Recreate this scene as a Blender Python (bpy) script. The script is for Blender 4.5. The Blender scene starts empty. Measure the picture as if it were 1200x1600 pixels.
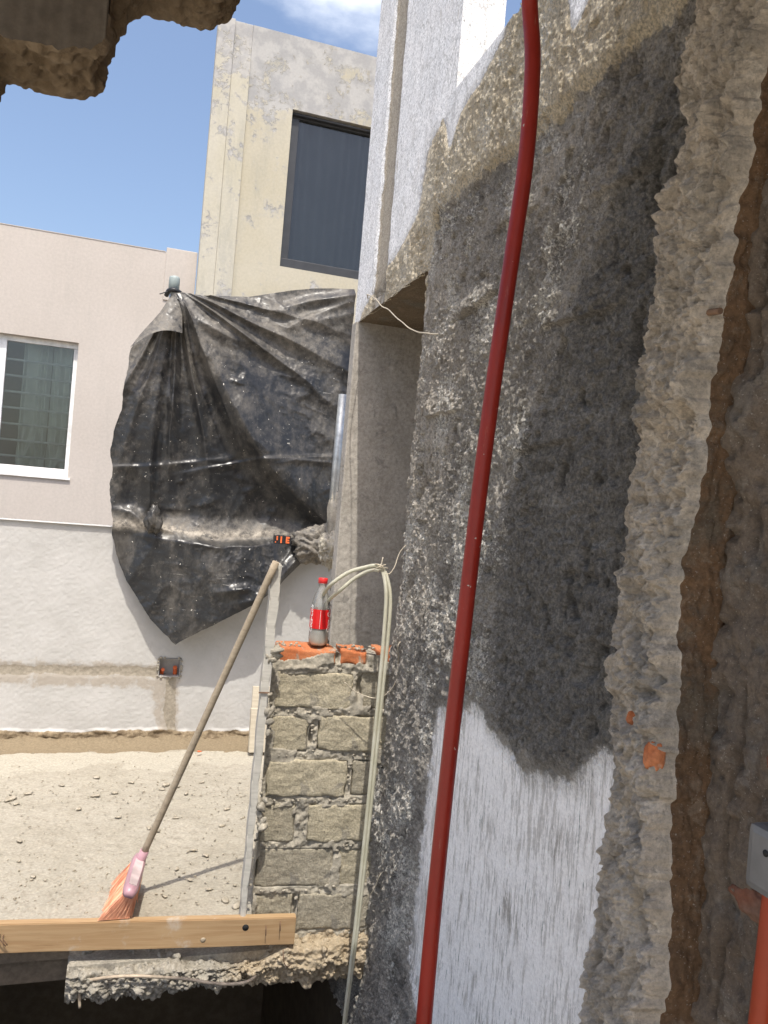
import bpy, bmesh, math, random
import numpy as np
from mathutils import Vector, Matrix, noise as mnoise

random.seed(7)
RNG = np.random.default_rng(11)
R = math.radians
scene = bpy.context.scene
col = scene.collection

# ------------------------------------------------------------------ camera
EYE = Vector((0, 0, 1.35))
yaw, roll = R(17.5), math.atan(.083)
fwd = Vector((math.sin(yaw), math.cos(yaw), 0))
r0 = Vector((math.cos(yaw), -math.sin(yaw), 0))
up0 = Vector((0, 0, 1))
cr = r0*math.cos(roll) + up0*math.sin(roll)
cu = up0*math.cos(roll) - r0*math.sin(roll)
cam_d = bpy.data.cameras.new('camera')
cam = bpy.data.objects.new('camera', cam_d)
col.objects.link(cam)
cam.matrix_world = Matrix(((cr.x, cu.x, -fwd.x, EYE.x), (cr.y, cu.y, -fwd.y, EYE.y), (cr.z, cu.z, -fwd.z, EYE.z), (0, 0, 0, 1)))
cam_d.sensor_fit = 'VERTICAL'
cam_d.sensor_height = 36
cam_d.lens = 36*1250/1600
cam_d.clip_start = .02
cam_d.clip_end = 1500
scene.camera = cam

# ------------------------------------------------------------------ sky, sun, exposure
SUN_TRAVEL = Vector((.078, .45, -1)).normalized()
elev = math.asin(-SUN_TRAVEL.z)
w = bpy.data.worlds.new('World')
scene.world = w
w.use_nodes = True
nt = w.node_tree
bg = nt.nodes['Background']
sky = nt.nodes.new('ShaderNodeTexSky')
sky.sky_type = 'NISHITA'
sky.sun_disc = False
sky.sun_elevation = elev
sky.sun_rotation = math.atan2(-SUN_TRAVEL.x, -SUN_TRAVEL.y)
sky.air_density = 1.0
sky.dust_density = 4.0
sky.ozone_density = 1.5
tc = nt.nodes.new('ShaderNodeTexCoord')
mp = nt.nodes.new('ShaderNodeMapping')
mp.inputs['Scale'].default_value = (2.2, 2.2, 4.5)
mp.inputs['Location'].default_value = (.35, .1, .2)
cn = nt.nodes.new('ShaderNodeTexNoise')
cn.inputs['Scale'].default_value = 1.6
cn.inputs['Detail'].default_value = 9
cn.inputs['Roughness'].default_value = .55
dist = nt.nodes.new('ShaderNodeVectorMath'); dist.operation = 'DISTANCE'
dist.inputs[1].default_value = (.178, .79, .59)
near = nt.nodes.new('ShaderNodeMapRange'); near.interpolation_type = 'SMOOTHSTEP'
near.inputs['From Min'].default_value = .02; near.inputs['From Max'].default_value = .22
near.inputs['To Min'].default_value = .30; near.inputs['To Max'].default_value = 0
addn = nt.nodes.new('ShaderNodeMath'); addn.operation = 'ADD'
cov = nt.nodes.new('ShaderNodeMapRange'); cov.interpolation_type = 'SMOOTHSTEP'
cov.inputs['From Min'].default_value = .60; cov.inputs['From Max'].default_value = .95
cmix = nt.nodes.new('ShaderNodeMixRGB')
cmix.inputs['Color2'].default_value = (7.2, 7.3, 7.6, 1)
L = nt.links.new
L(tc.outputs['Generated'], mp.inputs['Vector']); L(mp.outputs['Vector'], cn.inputs['Vector'])
L(tc.outputs['Generated'], dist.inputs[0]); L(dist.outputs['Value'], near.inputs['Value'])
L(cn.outputs['Fac'], addn.inputs[0]); L(near.outputs['Result'], addn.inputs[1])
L(addn.outputs[0], cov.inputs['Value']); L(cov.outputs['Result'], cmix.inputs['Fac'])
L(sky.outputs['Color'], cmix.inputs['Color1']); L(cmix.outputs['Color'], bg.inputs['Color'])
bg.inputs['Strength'].default_value = .108

sl = bpy.data.lights.new('sun', 'SUN')
sl.energy = 2.0
sl.angle = R(.53)
sl.color = (1, .95, .86)
so = bpy.data.objects.new('sun', sl)
so.rotation_euler = SUN_TRAVEL.to_track_quat('-Z', 'Y').to_euler()
so.location = (0, -3, 9)
col.objects.link(so)

scene.view_settings.view_transform = 'Standard'
scene.view_settings.look = 'None'
scene.view_settings.exposure = 1.17
scene.view_settings.gamma = 1
scene.view_settings.use_curve_mapping = False
scene.cycles.max_bounces = 8
scene.cycles.diffuse_bounces = 5
scene.cycles.transparent_max_bounces = 12

# ------------------------------------------------------------------ numpy noise
_tabs = {}
def vn(x, y, seed=0):
    if seed not in _tabs:
        _tabs[seed] = np.random.default_rng(1000+seed).random((256, 256)).astype(np.float32)
    T = _tabs[seed]
    xi = np.floor(x).astype(np.int64); yi = np.floor(y).astype(np.int64)
    fx = x-xi; fy = y-yi
    fx = fx*fx*fx*(fx*(fx*6-15)+10); fy = fy*fy*fy*(fy*(fy*6-15)+10)
    a, b = xi & 255, (xi+1) & 255
    c, d = yi & 255, (yi+1) & 255
    return (T[a, c]*(1-fx)+T[b, c]*fx)*(1-fy)+(T[a, d]*(1-fx)+T[b, d]*fx)*fy
def fbm(x, y, s, octv=4, seed=0, gain=.5):
    o = 0; amp = 1; tot = 0
    for i in range(octv):
        cs, sn = math.cos(i*1.1), math.sin(i*1.1)
        o = o+amp*vn((x*cs-y*sn)*s+17.3*i, (x*sn+y*cs)*s+5.1*i, seed+i)
        tot += amp; amp *= gain; s *= 2.03
    return o/tot-.5
def ridged(x, y, s, octv=4, seed=0):
    o = 0; amp = 1; tot = 0
    for i in range(octv):
        cs, sn = math.cos(i*1.7+.4), math.sin(i*1.7+.4)
        o = o+amp*(1-np.abs(2*vn((x*cs-y*sn)*s+9.3*i, (x*sn+y*cs)*s+3.7*i, seed+i)-1))
        tot += amp; amp *= .5; s *= 2.1
    return o/tot
def facets(x, y, s, seed=0, tilt=1.0):
    """broken angular chips: every cell its own height and slope"""
    T = np.random.default_rng(2000+seed).random((5, 128, 128)).astype(np.float32)
    x = np.asarray(x*s, np.float32); y = np.asarray(y*s, np.float32)
    xi = np.floor(x).astype(np.int32); yi = np.floor(y).astype(np.int32)
    best = np.full(x.shape, 9., np.float32); f2 = best.copy(); h = np.zeros(x.shape, np.float32)
    for a in (-1, 0, 1):
        for b in (-1, 0, 1):
            i, j = (xi+a) & 127, (yi+b) & 127
            dx = x-(xi+a+T[0, i, j]); dy = y-(yi+b+T[1, i, j])
            d = dx*dx+dy*dy
            hh_ = T[2, i, j]-.5+tilt*(dx*(T[3, i, j]-.5)+dy*(T[4, i, j]-.5))
            m = d < best
            f2 = np.where(m, best, np.minimum(f2, d)); h = np.where(m, hh_, h); best = np.where(m, d, best)
    e = np.sqrt(f2)-np.sqrt(best)
    return h*np.minimum(1, .35+e*2.2)
def inpoly(x, y, P):
    r = np.zeros(x.shape, bool)
    n = len(P); j = n-1
    for i in range(n):
        xi, yi = P[i]; xj, yj = P[j]
        if yi != yj:
            r ^= ((yi > y) != (yj > y)) & (x < (xj-xi)*(y-yi)/(yj-yi)+xi)
        j = i
    return r
def sstep(a, b, x):
    t = np.clip((x-a)/(b-a), 0, 1)
    return t*t*(3-2*t)
def blur(a, k):
    for ax in (0, 1):
        n = a.shape[ax]
        p = np.concatenate([np.take(a, [0]*k, ax), a, np.take(a, [n-1]*k, ax)], ax).astype(np.float64)
        c = np.cumsum(np.concatenate([np.zeros_like(np.take(p, [0], ax)), p], ax), ax)
        a = (np.take(c, range(2*k+1, n+2*k+1), ax)-np.take(c, range(0, n), ax))/(2*k+1)
    return a
def interp(P, t):
    a = np.array(P, float)
    return np.interp(t, a[:, 0], a[:, 1])

# ------------------------------------------------------------------ mesh helpers
def link(name, me, m=None, parent=None, smooth=False):
    o = bpy.data.objects.new(name, me)
    col.objects.link(o)
    if m is not None and not me.materials:
        me.materials.append(m)
    if smooth and len(me.polygons):
        me.polygons.foreach_set('use_smooth', np.ones(len(me.polygons), bool))
    if parent:
        o.parent = parent
        if parent.type == 'EMPTY':
            o.matrix_parent_inverse = Matrix.Translation(-parent.location)
    return o
def thing(name, label, cat, loc=(0, 0, 0), group=None):
    o = bpy.data.objects.new(name, None)
    o.empty_display_size = .1
    o.location = loc
    col.objects.link(o)
    return tag(o, label, cat, group)
def tag(o, label, cat, group=None):
    o['label'] = label; o['category'] = cat
    if group: o['group'] = group
    return o
def kind(o, k):
    o['kind'] = k
    return o
def grid_mesh(name, P, keep=None, attrs=None, flip=False):
    nu, nv = P.shape[:2]
    me = bpy.data.meshes.new(name)
    idx = np.arange(nu*nv).reshape(nu, nv)
    q = np.stack([idx[:-1, :-1], idx[1:, :-1], idx[1:, 1:], idx[:-1, 1:]], -1)
    if flip: q = q[..., ::-1]
    q = q.reshape(-1, 4)
    if keep is not None: q = q[keep.reshape(-1)]
    me.vertices.add(nu*nv)
    me.vertices.foreach_set('co', P.reshape(-1).astype(np.float32))
    me.loops.add(q.size)
    me.loops.foreach_set('vertex_index', q.reshape(-1).astype(np.int32))
    me.polygons.add(len(q))
    me.polygons.foreach_set('loop_start', (np.arange(len(q))*4).astype(np.int32))
    me.polygons.foreach_set('use_smooth', np.ones(len(q), bool))
    me.update(calc_edges=True)
    for k, v in (attrs or {}).items():
        a = me.attributes.new(k, 'FLOAT', 'POINT')
        a.data.foreach_set('value', v.reshape(-1).astype(np.float32))
    return me
def bm_mesh(name, bm):
    me = bpy.data.meshes.new(name)
    bm.normal_update()
    bm.to_mesh(me); bm.free()
    return me
def bbox(bm, x0, x1, y0, y1, z0, z1):
    vs = [bm.verts.new(p) for p in ((x0, y0, z0), (x1, y0, z0), (x1, y1, z0), (x0, y1, z0), (x0, y0, z1), (x1, y0, z1), (x1, y1, z1), (x0, y1, z1))]
    for f in ((3, 2, 1, 0), (4, 5, 6, 7), (0, 1, 5, 4), (1, 2, 6, 5), (2, 3, 7, 6), (3, 0, 4, 7)):
        bm.faces.new([vs[i] for i in f])
    return vs
def box_mesh(name, *boxes, bevel=0):
    bm = bmesh.new()
    for b in boxes: bbox(bm, *b)
    if bevel: bmesh.ops.bevel(bm, geom=bm.edges[:], offset=bevel, segments=2, affect='EDGES', profile=.6)
    return bm_mesh(name, bm)
def smooth_path(pts, n=8):
    P = [Vector(p) for p in pts]
    P = [P[0]*2-P[1]]+P+[P[-1]*2-P[-2]]
    out = []
    for i in range(1, len(P)-2):
        a, b, c, d = P[i-1:i+3]
        for k in range(n):
            t = k/n
            out.append(.5*((2*b)+(c-a)*t+(2*a-5*b+4*c-d)*t*t+(3*b-a-3*c+d)*t**3))
    out.append(P[-2])
    return out
def tube_bm(bm, path, rad, seg=10, cap=True):
    rings = []
    ref = None
    for i, p in enumerate(path):
        t = (path[min(i+1, len(path)-1)]-path[max(i-1, 0)]).normalized()
        if ref is None: ref = Vector((1, .2, .1)).cross(t).normalized() if abs(t.x) < .9 else Vector((0, 1, .2)).cross(t).normalized()
        u = (ref-t*ref.dot(t)).normalized(); ref = u
        v = t.cross(u)
        rr = rad[i] if hasattr(rad, '__len__') else rad
        rings.append([bm.verts.new(p+(u*math.cos(a)+v*math.sin(a))*rr) for a in [2*math.pi*k/seg for k in range(seg)]])
    for A, B in zip(rings, rings[1:]):
        for k in range(seg):
            f = bm.faces.new((A[k], A[(k+1) % seg], B[(k+1) % seg], B[k])); f.smooth = True
    if cap:
        bm.faces.new(rings[0][::-1]); bm.faces.new(rings[-1])
def tube(name, pts, rad, m, parent=None, seg=10, n=8, wob=0):
    path = smooth_path(pts, n) if n > 1 else [Vector(p) for p in pts]
    if wob:
        path = [p+Vector((mnoise.noise(p*9), mnoise.noise(p*9+Vector((5, 5, 5))), mnoise.noise(p*9+Vector((9, 1, 3)))))*wob for p in path]
    bm = bmesh.new()
    tube_bm(bm, path, rad, seg)
    return link(name, bm_mesh(name, bm), m, parent)
def lathe(name, prof, seg=32, cap=True):
    bm = bmesh.new()
    rings = [[bm.verts.new((r*math.cos(2*math.pi*k/seg), r*math.sin(2*math.pi*k/seg), z)) for k in range(seg)] for r, z in prof]
    for A, B in zip(rings, rings[1:]):
        for k in range(seg):
            f = bm.faces.new((A[k], A[(k+1) % seg], B[(k+1) % seg], B[k])); f.smooth = True
    if cap:
        bm.faces.new(rings[0][::-1]); bm.faces.new(rings[-1])
    return bm_mesh(name, bm)
def rock_mesh(name, size, seed, sub=2, flat=1.0, rough=.35):
    bm = bmesh.new()
    bmesh.ops.create_icosphere(bm, subdivisions=sub, radius=1)
    o = Vector((seed*3.7, seed*1.3, seed*7.1))
    for v in bm.verts:
        d = v.co.normalized()
        k = 1+rough*(mnoise.noise(d*1.3+o)+.5*mnoise.noise(d*3.1+o)+.25*mnoise.noise(d*7+o))
        v.co = Vector((d.x*k*size[0], d.y*k*size[1], d.z*k*size[2]*flat))
    return bm_mesh(name, bm)
def crumple_mesh(name, size, seed, sub=5):
    bm = bmesh.new()
    bmesh.ops.create_icosphere(bm, subdivisions=sub, radius=1)
    o = Vector((seed*3.7, seed*1.3, seed*7.1))
    for v in bm.verts:
        d = v.co.normalized(); q = d+o; q = q+.35*Vector((mnoise.noise(q*2), mnoise.noise(q*2+Vector((7, 0, 0))), mnoise.noise(q*2+Vector((0, 7, 0)))))
        k = .72+.5*mnoise.noise(q*1.2)+.45*(.5-abs(mnoise.noise(q*2.2)))+.28*(.4-abs(mnoise.noise(q*5)))+.10*(.4-abs(mnoise.noise(q*11)))
        v.co = Vector((d.x*k*size[0], d.y*k*size[1], d.z*k*size[2]))
    return bm_mesh(name, bm)
def rough_box(name, sx, sy, sz, res=.008, amp=.003, bev=.006, seed=0, chip=.0):
    """rounded masonry unit, x from 0..sx, y 0..sy (front at 0), z 0..sz, only front/top/sides finely divided"""
    nx, ny, nz = max(2, int(sx/res)), max(2, int(sy/.02)), max(2, int(sz/res))
    bm = bmesh.new()
    V = {}
    def vert(i, j, k):
        key = (i, j, k)
        if key not in V:
            p = Vector((sx*i/nx, sy*j/ny, sz*k/nz))
            n = Vector((-1 if i == 0 else 1 if i == nx else 0, -1 if j == 0 else 1 if j == ny else 0, -1 if k == 0 else 1 if k == nz else 0))
            q = p+Vector((seed*1.7, seed*.9, seed*2.3))
            cnt = abs(n.x)+abs(n.y)+abs(n.z)
            ex = min(p.x, sx-p.x); ez = min(p.z, sz-p.z)
            e = min(ex, ez)
            d = amp*(mnoise.noise(q*28)+.7*mnoise.noise(q*70)+.5*mnoise.noise(q*150))
            c = 0
            if e < .011: c = max(0, mnoise.noise(q*22)+.10)*chip*(1-e/.011)
            if cnt > 1: d -= bev
            V[key] = bm.verts.new(p+n.normalized()*d-Vector((n.x*c*.7, n.y*c, n.z*c*.7)))
        return V[key]
    def quad(a, b, c, d):
        f = bm.faces.new((vert(*a), vert(*b), vert(*c), vert(*d))); f.smooth = True
    for i in range(nx):
        for k in range(nz):
            quad((i, 0, k), (i+1, 0, k), (i+1, 0, k+1), (i, 0, k+1))
            quad((i+1, ny, k), (i, ny, k), (i, ny, k+1), (i+1, ny, k+1))
        for j in range(ny):
            quad((i, j, nz), (i+1, j, nz), (i+1, j+1, nz), (i, j+1, nz))
            quad((i, j+1, 0), (i+1, j+1, 0), (i+1, j, 0), (i, j, 0))
    for j in range(ny):
        for k in range(nz):
            quad((0, j+1, k), (0, j, k), (0, j, k+1), (0, j+1, k+1))
            quad((nx, j, k), (nx, j+1, k), (nx, j+1, k+1), (nx, j, k+1))
    return bm_mesh(name, bm)

# ------------------------------------------------------------------ materials
class NT:
    def __init__(self, name):
        self.m = bpy.data.materials.new(name)
        self.m.use_nodes = True
        self.t = self.m.node_tree
        self.b = self.t.nodes['Principled BSDF']
        self.tc = self.t.nodes.new('ShaderNodeTexCoord')
    def n(self, ty, **kw):
        x = self.t.nodes.new(ty)
        for k, v in kw.items():
            if k in x.inputs: x.inputs[k].default_value = v
            else: setattr(x, k, v)
        return x
    def l(self, a, b): self.t.links.new(a, b)
    def vec(self, scale=(1, 1, 1), src='Object', rot=(0, 0, 0)):
        m = self.n('ShaderNodeMapping', Scale=scale, Rotation=rot)
        self.l(self.tc.outputs[src], m.inputs['Vector'])
        return m.outputs['Vector']
    def noise(self, scale, detail=6, rough=.6, vec=None, dist=0):
        x = self.n('ShaderNodeTexNoise', Scale=scale, Detail=detail, Roughness=rough, Distortion=dist)
        self.l(vec or self.tc.outputs['Object'], x.inputs['Vector'])
        return x.outputs['Fac']
    def voro(self, scale, feature='F1', vec=None, out='Distance'):
        x = self.n('ShaderNodeTexVoronoi', Scale=scale)
        x.feature = feature
        self.l(vec or self.tc.outputs['Object'], x.inputs['Vector'])
        return x.outputs[out]
    def ramp(self, fac, a, b, lo=0., hi=1., smooth=True):
        x = self.n('ShaderNodeMapRange')
        x.interpolation_type = 'SMOOTHSTEP' if smooth else 'LINEAR'
        for k, v in (('From Min', a), ('From Max', b), ('To Min', lo), ('To Max', hi)): x.inputs[k].default_value = v
        self.l(fac, x.inputs['Value'])
        return x.outputs['Result']
    def math(self, op, a, b):
        x = self.n('ShaderNodeMath', operation=op)
        for i, v in enumerate((a, b)):
            if isinstance(v, (int, float)): x.inputs[i].default_value = v
            else: self.l(v, x.inputs[i])
        return x.outputs[0]
    def mix(self, fac, a, b, mode='MIX'):
        x = self.n('ShaderNodeMixRGB', blend_type=mode)
        for k, v in (('Fac', fac), ('Color1', a), ('Color2', b)):
            if isinstance(v, tuple): x.inputs[k].default_value = (*v[:3], 1)
            elif isinstance(v, (int, float)): x.inputs[k].default_value = v
            else: self.l(v, x.inputs[k])
        return x.outputs['Color']
    def attr(self, name):
        x = self.n('ShaderNodeAttribute', attribute_name=name)
        return x.outputs['Fac']
    def bump(self, h, strength=.5, dist=.004, prev=None):
        x = self.n('ShaderNodeBump', Strength=strength, Distance=dist)
        self.l(h, x.inputs['Height'])
        if prev: self.l(prev, x.inputs['Normal'])
        return x.outputs['Normal']
    def done(self, color=None, rough=None, normal=None, **kw):
        for k, v in (('Base Color', color), ('Roughness', rough), ('Normal', normal)):
            if v is None: continue
            if isinstance(v, tuple): self.b.inputs[k].default_value = (*v[:3], 1)
            elif isinstance(v, (int, float)): self.b.inputs[k].default_value = v
            else: self.l(v, self.b.inputs[k])
        for k, v in kw.items():
            self.b.inputs[k.replace('_', ' ')].default_value = v
        return self.m
def rough_mat(name, c1, c2, c3=None, big=3, fine=60, bump=.5, dist=.003, rough=.9, speck=None, pits=0, spec=.25):
    t = NT(name)
    big_n = t.noise(big, 7, .62)
    c = t.mix(t.ramp(big_n, .36, .64), c1, c2)
    if c3: c = t.mix(t.ramp(t.noise(big*2.7, 8, .65, dist=.6), .55, .68), c, c3)
    fn = t.noise(fine, 8, .7)
    c = t.mix(.55, c, t.mix(t.ramp(fn, .3, .72), (.55, .55, .55), (1.25, 1.25, 1.25)), 'MULTIPLY')
    if speck: c = t.mix(t.ramp(t.noise(fine*1.9, 4, .7), .62, .7), c, speck)
    h = t.noise(fine*.8, 10, .72)
    nrm = t.bump(h, bump, dist)
    if pits:
        nrm = t.bump(t.ramp(t.voro(fine*.7), .1, .35), pits, dist, nrm)
    return t.done(c, rough, nrm, Specular_IOR_Level=spec)
def plain(name, c, rough=.6, metal=0, bump=0, scale=80, var=.15, **kw):
    t = NT(name)
    n = t.noise(scale*.15, 6, .6)
    cc = t.mix(t.ramp(n, .3, .7), tuple(x*(1-var) for x in c), tuple(min(1, x*(1+var)) for x in c))
    nrm = t.bump(t.noise(scale, 6, .6), bump, .001) if bump else None
    return t.done(cc, rough, nrm, Metallic=metal, **kw)

def gritty(name, c1, c2, c3, c4):
    t = NT(name)
    c = t.mix(t.ramp(t.noise(7, 8, .68), .36, .64), c1, c2)
    c = t.mix(t.ramp(t.noise(19, 8, .7, dist=.4), .54, .62), c, c3)
    c = t.mix(t.ramp(t.noise(3.5, 8, .7), .54, .66), c, c4)
    f = t.noise(120, 8, .75); p = t.noise(260, 4, .6)
    c = t.mix(.85, c, t.mix(t.ramp(f, .30, .64), (.78, .77, .76), (1.3, 1.29, 1.28)), 'MULTIPLY')
    c = t.mix(t.math('MULTIPLY', t.ramp(t.noise(75, 5, .65), .63, .70), .55), c, (.22, .18, .14))  # dark flecks coloured in as shaded pores
    c = t.mix(t.math('MULTIPLY', t.ramp(p, .62, .7), .5), c, (.75, .70, .62))
    nrm = t.bump(t.noise(70, 10, .78), 1, .010)
    nrm = t.bump(f, .9, .004, nrm)
    return t.done(c, .92, nrm, Specular_IOR_Level=.2)
M = {}
def mat_block():
    t = NT('block_concrete')
    oi = t.n('ShaderNodeObjectInfo')
    c = t.mix(t.ramp(t.noise(5, 8, .68), .36, .64), (.38, .34, .255), (.49, .44, .335))
    c = t.mix(t.ramp(t.noise(13, 8, .7, dist=.4), .55, .66), c, (.31, .285, .235))
    c = t.mix(1., c, t.mix(oi.outputs['Random'], (.80, .80, .82), (1.14, 1.12, 1.06)), 'MULTIPLY')
    c = t.mix(.65, c, t.mix(t.ramp(t.noise(130, 8, .75), .32, .68), (.55, .55, .55), (1.35, 1.35, 1.35)), 'MULTIPLY')
    c = t.mix(t.ramp(t.noise(95, 4, .6), .66, .72), c, (.13, .12, .10))
    return t.done(c, .92, t.bump(t.noise(95, 9, .75), 1, .006), Specular_IOR_Level=.2)
M['block'] = mat_block()
M['mortar'] = rough_mat('mortar', (.33, .30, .245), (.43, .39, .315), big=14, fine=90, bump=.9, dist=.004)
M['brick'] = rough_mat('red_brick', (.47, .145, .055), (.52, .20, .09), (.37, .29, .22), big=9, fine=120, bump=.5, dist=.002)
M['rubble'] = rough_mat('broken_concrete', (.46, .38, .26), (.58, .49, .36), (.40, .36, .30), big=9, fine=70, bump=.8, dist=.005)
M['stub'] = gritty('broken_masonry', (.66, .58, .475), (.44, .39, .325), (.74, .665, .56), (.40, .365, .315))
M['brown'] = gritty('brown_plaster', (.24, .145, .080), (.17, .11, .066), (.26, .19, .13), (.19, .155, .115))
M['header'] = rough_mat('header_rubble', (.17, .125, .078), (.23, .175, .115), big=9, fine=60, bump=.9, dist=.005)  # base colour darkened to carry part of the shade under the header
M['soffit'] = rough_mat('soffit_plaster', (.105, .085, .06), (.12, .096, .07), big=3, fine=40, bump=.2, dist=.002)  # colour cut low so it holds the underside shade itself
M['room'] = rough_mat('room_plaster', (.22, .18, .14), (.26, .21, .16), big=1, fine=20, bump=.2)
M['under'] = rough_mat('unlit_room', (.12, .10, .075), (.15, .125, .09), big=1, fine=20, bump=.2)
M['ground'] = rough_mat('dry_ground', (.25, .21, .16), (.32, .27, .2), big=.3, fine=6, bump=.3)
M['reveal'] = rough_mat('grey_reveal_plaster', (.38, .35, .305), (.46, .425, .375), (.30, .28, .25), big=6, fine=70, bump=.6, dist=.003, speck=(.16, .15, .14))

def mat_wall():
    t = NT('right_wall_plaster')
    wob = t.math('ADD', t.math('MULTIPLY', t.math('SUBTRACT', t.noise(22, 10, .75), .5), 1.1), t.math('MULTIPLY', t.math('SUBTRACT', t.noise(7, 4, .6), .5), .5))
    def mk(a, lo=.42, hi=.58): return t.ramp(t.math('ADD', t.attr(a), wob), lo, hi)
    n1 = t.noise(6, 8, .65); n2 = t.noise(55, 8, .7); n3 = t.noise(150, 6, .7)
    c = t.mix(t.ramp(n1, .35, .65), (.30, .275, .24), (.48, .44, .385))
    c = t.mix(mk('m_light'), c, t.mix(t.ramp(n1, .35, .65), (.38, .34, .285), (.54, .49, .42)))
    c = t.mix(mk('m_wet', .35, .65), c, t.mix(t.ramp(n2, .3, .7), (.165, .154, .138), (.33, .307, .272)))
    tr_ = t.noise(3.2, 9, .72, t.vec((1, 1.5, 4.5), rot=(.75, 0, 0)), dist=.5)
    c = t.mix(t.math('MULTIPLY', t.ramp(tr_, .52, .66), .55), c, (.40, .37, .325))
    c = t.mix(t.math('MULTIPLY', t.ramp(tr_, .46, .34), .5), c, (.115, .105, .092))
    c = t.mix(mk('m_tan'), c, t.mix(t.ramp(n1, .36, .62), (.66, .56, .40), (.78, .69, .53)))
    # brushed white paint low on the wall
    sv = t.vec((1, 34, 4.2)); st = t.math('ADD', t.noise(2.2, 12, .78, sv), t.math('MULTIPLY', t.math('SUBTRACT', t.noise(4.5, 8, .72), .5), .34))
    sv2 = t.vec((1, 120, 14)); st2 = t.math('ADD', t.noise(1.0, 6, .75, sv2), t.math('MULTIPLY', t.math('SUBTRACT', n1, .5), .35))
    wc = t.mix(t.ramp(st, .49, .58), (.95, .92, .88), (.60, .57, .53))
    wc = t.mix(t.ramp(t.math('ADD', st, t.math('MULTIPLY', t.math('SUBTRACT', t.noise(5, 7, .7), .5), .8)), .64, .68), wc, (.40, .37, .33))
    wc = t.mix(t.ramp(st2, .61, .66), wc, (.30, .31, .285))
    wc = t.mix(t.ramp(t.noise(3.2, 6, .7), .56, .75), wc, (.50, .47, .42))
    c = t.mix(mk('m_white'), c, wc)
    # cracked white paint on the upper wall
    cw = t.n('ShaderNodeVectorMath', operation='ADD'); nv = t.n('ShaderNodeTexNoise', Scale=14., Detail=5.); t.l(t.tc.outputs['Object'], nv.inputs['Vector'])
    sc_ = t.n('ShaderNodeVectorMath', operation='SCALE'); sc_.inputs['Scale'].default_value = .07; t.l(nv.outputs['Color'], sc_.inputs[0])
    t.l(t.tc.outputs['Object'], cw.inputs[0]); t.l(sc_.outputs[0], cw.inputs[1])
    mp_ = t.n('ShaderNodeMapping', Scale=(4, 3.4, 2.0)); t.l(cw.outputs[0], mp_.inputs['Vector'])
    vo = t.voro(4.0, 'DISTANCE_TO_EDGE', mp_.outputs['Vector'])
    crack = t.math('MULTIPLY', t.ramp(vo, .0, .075, 1, 0), t.ramp(t.noise(7, 6, .7), .40, .58))
    uc = t.mix(t.ramp(n1, .3, .7), (.84, .83, .82), (.76, .76, .76))
    uc = t.mix(t.math('MULTIPLY', crack, .5), uc, (.36, .35, .33))
    uc = t.mix(t.math('MULTIPLY', t.ramp(t.noise(6, 10, .75, t.vec((1, 3, .7))), .48, .66), .55), uc, (.56, .55, .54))
    uc = t.mix(t.ramp(t.noise(9, 9, .75, t.vec((1, 2.5, .6))), .58, .70), uc, (.50, .47, .42))
    c = t.mix(mk('m_upper'), c, uc)
    c = t.mix(mk('m_groove', .4, .6), c, t.mix(t.ramp(n2, .3, .7), (.30, .26, .20), (.42, .37, .30)))
    # specks of lime, doubling as painted glints of skimming sun
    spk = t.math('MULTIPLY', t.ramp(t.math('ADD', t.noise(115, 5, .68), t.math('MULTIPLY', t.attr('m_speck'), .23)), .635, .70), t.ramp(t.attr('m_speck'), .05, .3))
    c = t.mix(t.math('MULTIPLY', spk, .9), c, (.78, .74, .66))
    c = t.mix(t.math('SUBTRACT', .6, t.math('MULTIPLY', t.attr('m_white'), .4)), c, t.mix(t.ramp(n3, .34, .66), (.42, .42, .42), (1.6, 1.6, 1.6)), 'MULTIPLY')
    c = t.mix(t.math('MULTIPLY', t.ramp(t.noise(60, 6, .7, t.vec((1, 1.3, .8))), .61, .70), t.math('SUBTRACT', .75, t.math('MULTIPLY', t.attr('m_white'), .75))), c, (.05, .045, .04))  # dark noise spots painted as the shade inside small pits
    hb = t.math('MULTIPLY', t.noise(70, 11, .8, t.vec((1, 1.2, .8))), t.math('SUBTRACT', 1.05, t.math('MAXIMUM', t.attr('m_white'), t.attr('m_upper'))))
    nrm = t.bump(hb, 1, .022)
    nrm = t.bump(t.noise(310, 5, .7), .7, .0018, nrm)
    nrm = t.bump(spk, .7, .003, nrm)
    nrm = t.bump(st, .25, .0015, nrm)
    return t.done(c, .82, nrm, Specular_IOR_Level=.35)
M['wall'] = mat_wall()

def mat_whitewall():
    t = NT('white_stucco')
    wob = t.math('MULTIPLY', t.math('SUBTRACT', t.noise(16, 9, .72), .5), 1.1)
    n1 = t.noise(4, 7, .65)
    c = t.mix(t.ramp(n1, .35, .65), (.465, .453, .43), (.52, .507, .485))
    c = t.mix(t.ramp(t.noise(45, 5, .7), .70, .78), c, (.45, .43, .4))
    c = t.mix(t.math('MULTIPLY', t.ramp(t.math('ADD', t.attr('m_stain'), wob), .4, .62), .75), c, (.36, .31, .25))
    c = t.mix(t.ramp(t.math('ADD', t.attr('m_chase'), wob), .42, .58), c, t.mix(t.ramp(t.noise(60, 6, .7), .3, .7), (.27, .24, .19), (.38, .335, .27)))
    c = t.mix(t.ramp(t.math('ADD', t.attr('m_foot'), wob), .4, .6), c, t.mix(t.ramp(t.noise(30, 8, .7), .3, .7), (.13, .095, .06), (.33, .26, .17)))
    nrm = t.bump(t.noise(120, 9, .7), .5, .0025)
    return t.done(c, .9, nrm, Specular_IOR_Level=.2)
M['whitewall'] = mat_whitewall()

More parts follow.
